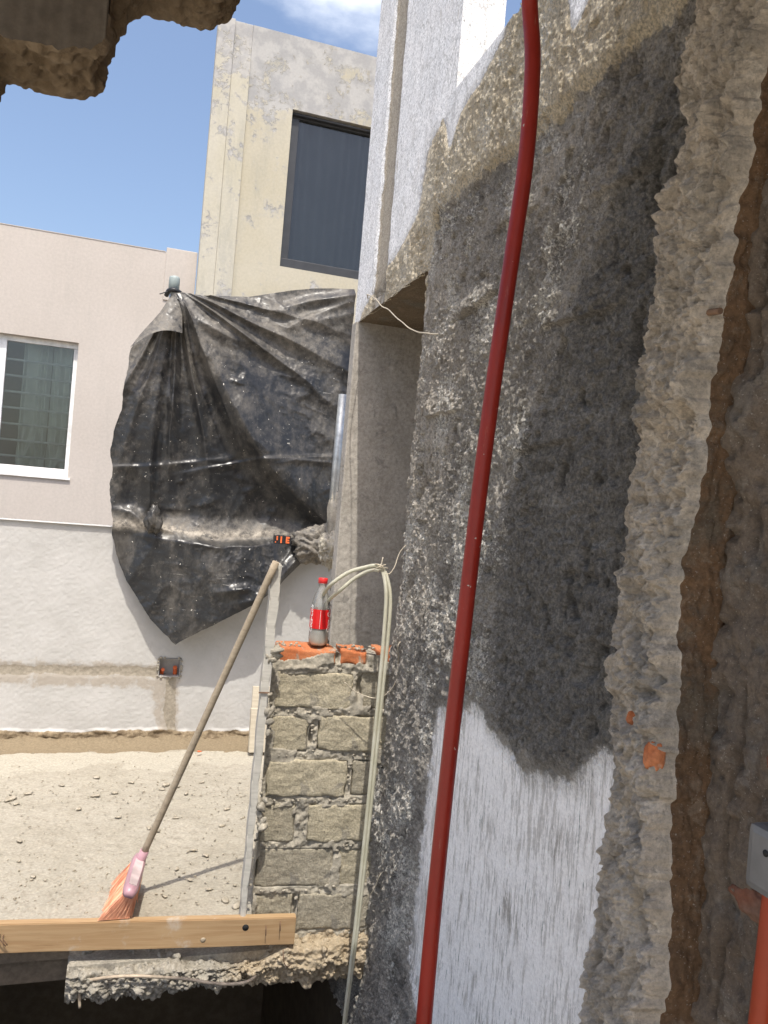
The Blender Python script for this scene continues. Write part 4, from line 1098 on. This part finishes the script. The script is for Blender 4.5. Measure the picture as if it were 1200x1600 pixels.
o = link('cap', lathe('cap', [(.0145, .2085), (.0158, .2095), (.0158, .224), (.0145, .2265), (.002, .2265)], 28), M['redcap'], bt, True); o.location = bp
lab = link('label_band', lathe('label_band', [(.0336, .058), (.0338, .060), (.0338, .121), (.0336, .123)], 48, False), M['redlabel'], bt, True); lab.location = bp
def wrap_text(txt, size, ang, zc, m_, rot):
    cu_ = bpy.data.curves.new('lettering', 'FONT'); cu_.body = txt; cu_.size = size; cu_.align_x = 'CENTER'; cu_.align_y = 'CENTER'; cu_.shear = .35; cu_.offset = .0004
    to = bpy.data.objects.new('lettering', cu_); col.objects.link(to)
    me_ = bpy.data.meshes.new_from_object(to.evaluated_get(bpy.context.evaluated_depsgraph_get()))
    bpy.data.objects.remove(to)
    for v in me_.vertices:
        x, y = v.co.x, v.co.y
        if rot: x, y = -y, x
        a = ang+x/.034
        v.co = (.0342*math.cos(a), .0342*math.sin(a), zc+y)
    o_ = link('lettering', me_, m_, lab); o_.matrix_parent_inverse = Matrix.Identity(4)
    return o_
face = math.atan2(-bp.y, -bp.x)
bpy.context.view_layer.update()
wrap_text('Coca-Cola', .021, face-1.0, .090, M['whiteprint'], True)
wrap_text('Coca-Cola', .021, face+1.05, .090, M['whiteprint'], True)
o = link('label_fold', box_mesh('label_fold', (-.0006, .0006, -.0002, .0004, .060, .120)), M['whiteprint'], lab); o.location = (.0340*math.cos(face+.03), .0340*math.sin(face+.03), 0)

KN = pier(-.090, -.10, 1.172)
def clear_tube(pts, label, rad=.0062):
    return tag(tube('clear_tube', pts, rad, M['tubing'], None, 12, 8), label, 'tube', 'clear level tubes from the bottle')
t1 = [bp+Vector((-.006, .0, .040)), bp+Vector((-.004, -.004, .12)), bp+Vector((.002, -.006, .165)), (.634, 2.52, 1.10), (.684, 2.50, 1.145), (.735, 2.475, 1.168), KN+Vector((-.012, 0, .004)), KN+Vector((.012, .002, -.006)),
      (.797, 2.434, 1.09), (.799, 2.428, .943), (.798, 2.428, .779), (.796, 2.428, .636), (.793, 2.428, .41), (.790, 2.43, .226), (.786, 2.432, .021), (.781, 2.435, -.143), (.776, 2.438, -.33), (.77, 2.44, -.7)]
t2 = [bp+Vector((.006, -.004, .045)), bp+Vector((.008, -.008, .115)), bp+Vector((.020, -.010, .150)), (.664, 2.515, 1.082), (.702, 2.495, 1.125), (.742, 2.472, 1.156), KN+Vector((-.006, -.002, -.009)), KN+Vector((.022, .001, -.014)),
      (.813, 2.437, 1.08), (.814, 2.430, .943), (.811, 2.430, .779), (.808, 2.43, .636), (.804, 2.43, .41), (.800, 2.432, .226), (.794, 2.434, .021), (.787, 2.437, -.143), (.780, 2.44, -.33), (.775, 2.443, -.7)]
clear_tube(t1, 'cloudy clear tube from the bottle, the outer and higher of the two loops')
clear_tube(t2, 'cloudy clear tube from the bottle, the inner and lower of the two loops')
kn = thing('wire_knot', 'frayed wire knot holding the clear tubes to the wall', 'wire', tuple(KN))
for i, (a, b) in enumerate((((-.022, .0, -.012), (.022, -.004, .008)), ((-.004, -.004, -.02), (.010, -.004, .032)), ((.004, -.008, .012), (.03, -.004, -.004)), ((-.018, -.006, .01), (.014, -.006, -.014)))):
    tube('wire_end', [KN+Vector(a), KN+Vector((.002*i, -.010, .002)), KN+Vector(b)], .0018, M['wire'], kn, 6, 5, .004)
tube('wire_tail', [KN+Vector((.012, -.002, -.008)), KN+Vector((.035, .002, -.024)), KN+Vector((.055, .0, .0)), KN+Vector((.072, .003, .045)), KN+Vector((.088, .0, .075))], .0019, M['wire'], kn, 6, 6, .006)

tag(tube('bracing_wire', [(.862, 3.20, 2.225), (.835, 3.08, 2.205), (.845, 2.93, 2.13), (.845, 2.85, 2.10), (.842, 2.645, 2.012), (.845, 2.489, 1.949), (.850, 2.38, 1.925), (.872, 2.31, 1.915)], .0022, M['wire'], None, 6, 8, .008),
    'thin twisted wire crossing the top corner of the wall recess', 'wire')
tag(tube('loose_wire', [(.868, 2.43, .95), (.845, 2.42, .925), (.862, 2.44, .875), (.856, 2.43, .815), (.835, 2.46, .765), (.80, 2.47, .748), (.745, 2.49, .758), (.70, 2.50, .79)], .0016, M['wire'], None, 6, 8, .01),
    'pale frayed wire curling across the top blocks beside the clear tubes', 'wire')
tag(tube('loose_wire', [(.868, 2.40, .22), (.845, 2.40, .20), (.838, 2.42, .15), (.82, 2.45, .08), (.795, 2.47, .03)], .0016, M['wire'], None, 6, 8, .008),
    'pale frayed wire hanging in the corner low beside the pier', 'wire')

# ---- red hose hanging through the opening
tag(tube('red_hose', [(.30, .2, 2.28), (.42, .75, 2.33), (.52, 1.08, 2.335), (.572, 1.24, 2.325), (.597, 1.29, 2.27), (.615, 1.295, 2.164), (.617, 1.294, 1.994), (.607, 1.297, 1.822), (.594, 1.302, 1.592), (.584, 1.305, 1.364), (.577, 1.307, 1.135), (.571, 1.309, .907), (.567, 1.31, .678), (.566, 1.311, .45), (.567, 1.31, .1), (.575, 1.31, -.4)], .0142, M['red'], None, 24, 10),
    'long dark red hose hanging down across the whole right side', 'hose')

# ---- black plastic sheet at the back
ps = thing('plastic_sheet', 'dusty crumpled black plastic sheet hung over the white wall', 'plastic sheet', (.5, 4.45, 1.1))
def poly_len(P):
    P = np.array(P, float); s_ = np.concatenate([[0], np.cumsum(np.hypot(*np.diff(P, axis=0).T))]); return P, s_/s_[-1]
def curve2(P, t):
    P, s_ = poly_len(P); return np.stack([np.interp(t, s_, P[:, 0]), np.interp(t, s_, P[:, 1])], -1)
E_top = [(.120, 2.425), (.165, 2.437), (.30, 2.440), (.388, 2.455), (.52, 2.475), (.665, 2.520), (.76, 2.555), (.879, 2.585), (1.0, 2.605), (1.125, 2.616)]
E_left = [(.120, 2.425), (.06, 2.30), (-.03, 2.17), (-.066, 2.098), (-.075, 1.98), (-.092, 1.86), (-.089, 1.774), (-.11, 1.69), (-.124, 1.60), (-.118, 1.45), (-.122, 1.38), (-.104, 1.265), (-.087, 1.13), (-.06, 1.03), (-.023, .931), (.03, .83), (.089, .749), (.15, .67), (.215, .606), (.255, .575), (.285, .549)]
E_right = [(1.125, 2.616), (1.135, 2.2), (1.13, 1.6), (1.12, 1.3), (1.03, 1.08)]
E_bot = [(.285, .549), (.32, .575), (.432, .650), (.53, .705), (.632, .768), (.72, .82), (.801, .885), (.90, .98), (.97, 1.055), (1.03, 1.08)]
nu, nv_ = 300, 440
u = np.linspace(0, 1, nu); v = np.linspace(0, 1, nv_)
Ct, Cb = curve2(E_top, u), curve2(E_bot, u); Cl, Cr = curve2(E_left, v), curve2(E_right, v)
U, V = u[:, None, None], v[None, :, None]
XZ = (1-V)*Ct[:, None]+V*Cb[:, None]+(1-U)*Cl[None]+U*Cr[None]-((1-U)*(1-V)*Ct[0]+U*(1-V)*Ct[-1]+(1-U)*V*Cb[0]+U*V*Cb[-1])
eg = np.maximum(sstep(.10, 0, U[..., 0])*np.ones((1, nv_)), sstep(.93, 1, V[..., 0])*np.ones((nu, 1)))
Xp = XZ[..., 0]+.03*eg*fbm(XZ[..., 1], XZ[..., 0]*.4, 9, 4, 501); Zp = XZ[..., 1]+.02*eg*fbm(XZ[..., 0], XZ[..., 1]*.3, 8, 4, 505)
def ridge(P, hgt, wa, wb):
    """fold along P: rises hgt(t) with width wa on the left side of travel, wb on the right"""
    P, s_ = poly_len(P)
    best = np.full(Xp.shape, 9.); sg = np.zeros(Xp.shape); tt_ = np.zeros(Xp.shape)
    for k in range(len(P)-1):
        a, b = P[k], P[k+1]; d_ = b-a; l2 = d_@d_
        q = np.clip(((Xp-a[0])*d_[0]+(Zp-a[1])*d_[1])/l2, 0, 1)
        ex, ez = Xp-a[0]-q*d_[0], Zp-a[1]-q*d_[1]
        dd = np.hypot(ex, ez); c = d_[0]*ez-d_[1]*ex
        m_ = dd < best
        best = np.where(m_, dd, best); sg = np.where(m_, c, sg); tt_ = np.where(m_, s_[k]+q*(s_[k+1]-s_[k]), tt_)
    H = np.interp(tt_, [x[0] for x in hgt], [x[1] for x in hgt])
    wd = np.where(sg > 0, wa, wb)
    return H*np.exp(-(best/wd)**1.6)
D = np.zeros(Xp.shape)
D += ridge([(.162, 2.39), (.25, 2.27), (.35, 2.10), (.44, 1.93), (.56, 1.73), (.70, 1.55), (.88, 1.39), (1.06, 1.27)], [(0, .02), (.15, .08), (.5, .15), (.85, .13), (1, .05)], .24, .06)
D += ridge([(.173, 2.37), (.27, 2.285), (.40, 2.235), (.53, 2.21), (.66, 2.147)], [(0, .03), (.4, .045), (1, 0)], .07, .035)
D += ridge([(.116, 2.36), (.105, 2.10), (.095, 2.0), (.079, 1.793), (.077, 1.519), (.10, 1.20)], [(0, .03), (.3, .05), (.8, .05), (1, .02)], .035, .05)
D += ridge([(.13, 2.0), (.137, 1.886), (.19, 1.772), (.234, 1.638)], [(0, .0), (.4, .022), (1, 0)], .022, .03)
D += ridge([(-.12, 1.47), (.063, 1.49), (.293, 1.533), (.496, 1.578)], [(0, .01), (.7, .010), (1, 0)], .010, .03)
D += ridge([(.17, 1.445), (.364, 1.505), (.636, 1.581), (1.10, 1.648)], [(0, .0), (.3, .014), (1, .012)], .010, .03)
D += ridge([(.70, 1.555), (.85, 1.60), (1.10, 1.605)], [(0, .0), (.5, .010), (1, .010)], .010, .02)
D += ridge([(.60, 2.50), (.72, 2.44), (.86, 2.50), (1.12, 2.575)], [(0, 0), (.4, .04), (1, .05)], .03, .05)
D += ridge([(.70, 2.30), (.88, 2.38), (1.12, 2.47)], [(0, 0), (.5, .03), (1, .035)], .04, .06)
D += ridge([(.56, 2.37), (.75, 2.33), (.9, 2.43), (1.1, 2.53)], [(0, 0), (.4, .02), (1, .02)], .02, .03)
# drape over the top edge of the white wall
ledge = [(-.15, 1.155), (.0, 1.16), (.12, 1.15), (.30, 1.145), (.46, 1.13), (.62, 1.145), (.75, 1.165), (.90, 1.16), (1.1, 1.15)]
lz = np.interp(Xp, [p[0] for p in ledge], [p[1] for p in ledge])+.012*fbm(Xp, Xp*0, 9, 3, 511)
below = sstep(.0, -.05, Zp-lz)
D += below*(.028+.078*np.sin(np.clip((Xp-.0)/.9, 0, 1)*math.pi))
D += .035*sstep(.12, .0, Zp-lz)*(1-below)
hang = np.clip((1.12-Zp)/.55, 0, 1)
D += .06*np.sin(hang*2.4)*sstep(.2, .6, Xp)*below
D += ridge([(.418, .834), (.623, .879), (.788, .834)], [(0, 0), (.5, .03), (1, .0)], .02, .035)
D += ridge([(.561, .787), (.66, .81), (.80, .924)], [(0, 0), (.5, .035), (1, .01)], .025, .04)
D += ridge([(.30, 1.12), (.42, 1.10), (.53, 1.07)], [(0, 0), (.5, .02), (1, .0)], .012, .02)
D += ridge([(-.09, 1.25), (.0, 1.24), (.117, 1.15)], [(0, .01), (.5, .03), (1, .03)], .03, .03)
D += ridge([(.14, 1.17), (.25, 1.14), (.45, 1.125)], [(0, .03), (.5, .025), (1, 0)], .02, .03)
D += ridge([(.80, .92), (.88, 1.02), (.98, 1.12)], [(0, .02), (.5, .05), (1, .04)], .03, .04)
ang = np.arctan2(Zp-2.46, Xp-.14); rad = np.hypot(Xp-.14, Zp-2.46)
fan = 0
for (a0, w_, h_) in ((-.10, .05, .02), (-.32, .07, .035), (-.52, .05, .03), (-1.12, .05, .035), (-1.32, .05, .04), (-1.52, .045, .035), (-1.78, .06, .03), (-1.95, .05, .03)):
    da = ang-a0-.06*fbm(rad, rad*0+a0, 3, 2, 515)
    fan = fan+h_*np.where(da > 0, np.exp(-(np.abs(da)/(w_*1.6))**1.3), np.exp(-(np.abs(da)/(w_*.7))**1.3))
D += fan*sstep(.03, .22, rad)*sstep(1.35, .5, rad)*(Zp > 1.1)*1.5
for k in range(34):       # small creases
    x0, z0 = RNG.uniform(-.05, 1.1), RNG.uniform(.7, 2.5); a = RNG.uniform(-.5, .9); l_ = RNG.uniform(.05, .20)
    D += ridge([(x0, z0), (x0+l_*.5*math.cos(a), z0+l_*.5*math.sin(a)+RNG.uniform(-.02, .02)), (x0+l_*math.cos(a), z0+l_*math.sin(a))], [(0, 0), (.5, RNG.uniform(.004, .011)), (1, 0)], RNG.uniform(.02, .05), RNG.uniform(.008, .02))
D += .030*(ridged(Xp, Zp*.8, 3.2, 2, 521)-.5)+.010*sstep(.35, .7, vn(Xp*3, Zp*3, 525))*(ridged(Xp+.3*Zp, Zp-.3*Xp, 11, 3, 527)-.5)+.003*fbm(Xp, Zp, 40, 2, 533)
D -= .05*np.exp(-(((Xp-.117)/.05)**2+((Zp-1.20)/.05)**2))
m_d = np.exp(-((Zp-lz-.012)/.022)**2)*.75*sstep(1.0, .7, Xp)+.25*np.exp(-((Zp-lz-.04)/.05)**2)
m_d += .22*sstep(.1, .35, fbm(Xp, Zp, 3.2, 4, 541)+.25)*sstep(1.6, 2.1, Zp-.2*Xp)
me = grid_mesh('sheet', np.stack([Xp, 4.50-D, Zp], -1), attrs=dict(m_dust=m_d))
link('sheet', me, M['plastic'], ps)
# folded-over flap at the upper left
FT = [(.118, 2.42), (.168, 2.44)]
nu2, nv2 = 70, 60
u2 = np.linspace(0, 1, nu2); v2 = np.linspace(0, 1, nv2)
fl = curve2([(.120, 2.425), (.06, 2.30), (-.03, 2.165), (-.072, 2.088)], v2); frr = curve2([(.168, 2.44), (.176, 2.33), (.184, 2.205)], v2)
U2, V2 = np.meshgrid(u2, v2, indexing='ij')
Xf = fl[None, :, 0]*(1-U2)+frr[None, :, 0]*U2; Zf = fl[None, :, 1]*(1-U2)+frr[None, :, 1]*U2
Zf = Zf+.045*np.sin(U2*math.pi)*V2**2*.9
Df = .05+.09*V2-.02*U2+.03*np.sin(U2*math.pi)*V2+.012*fbm(Xf, Zf, 14, 3, 551)
me = grid_mesh('folded_flap', np.stack([Xf, 4.50-Df, Zf], -1), attrs=dict(m_dust=.28+0*Xf))
link('folded_flap', me, M['plastic'], ps)
# gathered tie at the foot of the post
o = link('gathered_knot', crumple_mesh('gathered_knot', (.045, .035, .08), 9, 4), M['plastic'], ps, True); o.location = (.12, 4.42, 1.20); wattr(o.data, m_dust=.1)
o = link('bunched_corner', crumple_mesh('bunched_corner', (.15, .07, .10), 21), M['plastic'], ps, True); o.location = (1.02, 4.42, 1.135); wattr(o.data, m_dust=.5)

pc = thing('post', 'short grey post top sticking up where the black sheet is tied', 'post', (.127, 4.585, 1.15))
tube('post_shaft', [(.127, 4.585, 1.148), (.127, 4.585, 2.47)], .022, M['galv'], pc, 16, 1)
o = link('post_cap', lathe('post_cap', [(.029, 2.445), (.029, 2.525), (.026, 2.535), (.010, 2.541), (.001, 2.541)], 24), M['capgrey'], pc, True); o.location = (.127, 4.545, 0)
tube('tie', [(.09, 4.52, 2.425), (.10, 4.49, 2.445), (.127, 4.475, 2.45), (.158, 4.49, 2.445), (.165, 4.53, 2.44)], .013, M['blackpl'], pc, 8, 5, .006)
tube('tie_end', [(.10, 4.485, 2.44), (.075, 4.47, 2.425), (.05, 4.465, 2.41)], .003, M['blackpl'], pc, 6, 4, .006)

gt = thing('steel_tube', 'scuffed galvanised steel tube standing in front of the black sheet', 'tube', (1.075, 4.36, 1.15))
bm = bmesh.new()
tube_bm(bm, [Vector((1.066, 4.35, 1.16)), Vector((1.070, 4.35, 1.6)), Vector((1.074, 4.35, 1.985))], .0235, 20)
link('tube_body', bm_mesh('tube_body', bm), M['galv'], gt)
o = link('cement_crust', rock_mesh('cement_crust', (.025, .012, .16), 33, 3, 1, .6), M['cement'], gt, True); o.location = (1.068, 4.333, 1.28)
tag(link('cement_lump', crumple_mesh('cement_lump', (.075, .06, .105), 14), M['cement'], None, True), 'pale crumpled cement lump at the foot of the galvanised tube', 'cement lump').location = (1.07, 4.31, 1.125)

bl = thing('plastic_block', 'small black block with three orange marks lying on the black sheet ledge', 'block', (.79, 4.30, 1.14))
link('block_body', box_mesh('block_body', (-.045, .045, -.02, .02, -.022, .022), bevel=.004), M['blackpl'], bl).location = (.79, 4.30, 1.155)
def obit(*bx): 
    o_ = link('orange_mark', box_mesh('orange_mark', *bx, bevel=.0008), M['orangepl'], bl); o_.location = (.79, 4.30, 1.155); return o_
obit((-.034, -.026, -.0235, -.019, -.004, .018), (-.040, -.0345, -.0232, -.019, -.018, -.010))
obit((-.012, -.003, -.0235, -.019, -.018, .018))
obit((.018, .026, -.0235, -.019, -.018, .018), (.0265, .038, -.0232, -.019, .008, .018), (.0265, .036, -.0232, -.019, -.005, .003), (.0265, .038, -.0232, -.019, -.018, -.009))
for x in (-.020, .006, .040): 
    o_ = link('rib', box_mesh('rib', (x-.003, x+.003, -.0225, .0205, -.023, .024)), M['blackpl'], bl); o_.location = (.79, 4.30, 1.155)

# ---- short pale boards leaning on the white wall behind the pier
sp = thing('short_board', 'short pale board leaning on the white wall beside the pier', 'board', (.76, 4.3, 0))
o = link('board_body', box_mesh('short_board', (-.03, .12, 0, .025, 0, .33), bevel=.003), M['palewood'], sp); o.location = (.735, 4.30, .018); o.rotation_euler = (R(-8), 0, R(-4))
sp2 = thing('short_board', 'stubby board standing in front of the taller short board by the pier', 'board', (.74, 4.2, 0))
o = link('board_body', box_mesh('stub_board', (-.02, .10, 0, .03, 0, .23), bevel=.003), M['palewood'], sp2); o.location = (.715, 4.23, .018); o.rotation_euler = (R(-6), 0, R(3))

# ---- debris on the terrace
shard = tag(link('plastic_shard', rock_mesh('plastic_shard', (.024, .006, .004), 4, 2, 1, .4), M['orangepl'], None, True), 'small bright orange splinter on the floor by the white wall', 'splinter')
shard.location = (.44, 4.25, .022); shard.rotation_euler = (0, .25, .9)
chips = [rock_mesh('concrete_chip', (.022, .015, .006), 60+k, 2, 1, .55) for k in range(5)]
spots = [(-.39, 3.69, 1.5), (-.33, 3.75, .9), (-.36, 3.63, .7), (.03, 3.73, .8), (-.05, 3.70, 1.0), (.255, 3.82, 1.3), (.30, 3.79, .9), (.235, 3.76, .8), (.20, 3.30, 1.1), (.17, 3.33, .7), (-.11, 3.555, .8), (-.055, 3.94, 1.1),
         (.34, 3.70, .7), (.10, 3.86, .8), (-.20, 3.84, .8), (.42, 3.84, .8), (.05, 3.45, .7), (.33, 3.10, .8), (.37, 3.05, .7), (.28, 3.42, .7), (.405, 2.70, 1.0), (.442, 2.655, 1.1), (.36, 2.78, .7), (.30, 2.86, .6), (.21, 2.75, .6), (.26, 2.95, .6), (-.22, 2.95, .7), (-.3, 3.25, .8), (.50, 3.5, .8), (.46, 3.32, .7)]
for i, (x, y, k) in enumerate(spots):
    o = link('concrete_chip', chips[i % 5], M['chip'], None, True)
    o.location = (x, y, .004); o.rotation_euler = (random.uniform(-.15, .15), random.uniform(-.15, .15), random.uniform(0, 6)); o.scale = (k*.9, k*.9, k*.8)
    tag(o, 'small grey concrete chip lying loose on the dusty terrace floor', 'chip', 'loose concrete chips on the terrace')
bm = bmesh.new()
for i in range(900):
    x = random.uniform(-.65, .60); y = random.choice((random.uniform(2.66, 4.35), random.gauss(3.7, .16), random.gauss(2.85, .15)))
    if y < 2.66 or y > 4.4: continue
    r_ = random.uniform(.001, .0038)*(1 if random.random() < .9 else 1.6)
    add_rock(bm, Vector((x, y, .003)), (r_*1.7, r_, r_*.6), i, 1, .5)
kind(link('gravel', bm_mesh('gravel', bm), M['chip'], None, True), 'stuff')

# ---- rusty bar in the stub, electrical box and conduit at the right edge
tag(tube('rebar_stub', [(.835, 1.085, 1.672), (.805, 1.06, 1.684), (.80, 1.02, 1.690), (.80, .98, 1.686)], .005, M['rust'], None, 8, 5, .003), 'short rusty steel bar end poking out of the broken stub', 'rebar')
eb = thing('electrical_box', 'galvanised steel electrical box fixed to the dark wall at the right edge', 'electrical box', (.86, .83, .94))
link('box_body', box_mesh('electrical_box', (.803, .885, .745, .850, .900, .986), bevel=.011), M['boxsteel'], eb)
for (y, z) in ((.8502, .962), (.8502, .925)):
    o = link('rivet', lathe('rivet', [(.004, 0), (.003, .002), (.001, .0025)], 10), M['galv'], eb, True); o.location = (.845, y, z); o.rotation_euler = (R(-90), 0, 0)
o = link('knockout', lathe('knockout', [(.0045, 0), (.0045, .001)], 12), M['black'], eb, True); o.location = (.8028, .815, .957); o.rotation_euler = (0, R(-90), 0)
o = link('knockout', lathe('knockout', [(.011, 0), (.011, .001)], 16), M['galv'], eb, True); o.location = (.8026, .79, .955); o.rotation_euler = (0, R(-90), 0)
tag(tube('orange_conduit', [(.84, .832, .915), (.84, .834, .87), (.838, .836, .75), (.835, .838, .6), (.832, .84, .40), (.83, .84, .1)], .0145, M['orange_pipe'], None, 16, 6), 'orange conduit running down from the galvanised box', 'conduit')
tag(tube('orange_conduit', [(.845, .80, .99), (.845, .80, 1.05), (.85, .795, 1.12), (.87, .77, 1.22)], .012, M['orange_pipe'], None, 16, 6), 'orange conduit rising from the top of the galvanised box', 'conduit')
for (y, z, a, b, n_) in ((.900, .845, .040, .022, 'lower'), (.872, 1.055, .032, .018, 'upper')):
    o = link('mortar_dab', rock_mesh('mortar_dab', (.010, a, b), 23+a*100, 4, 1, .32), M['pinkmortar'], None, True); o.location = (.872, y, z)
    tag(o, 'reddish mortar dab %s the galvanised box' % ('below' if n_ == 'lower' else 'above'), 'mortar')
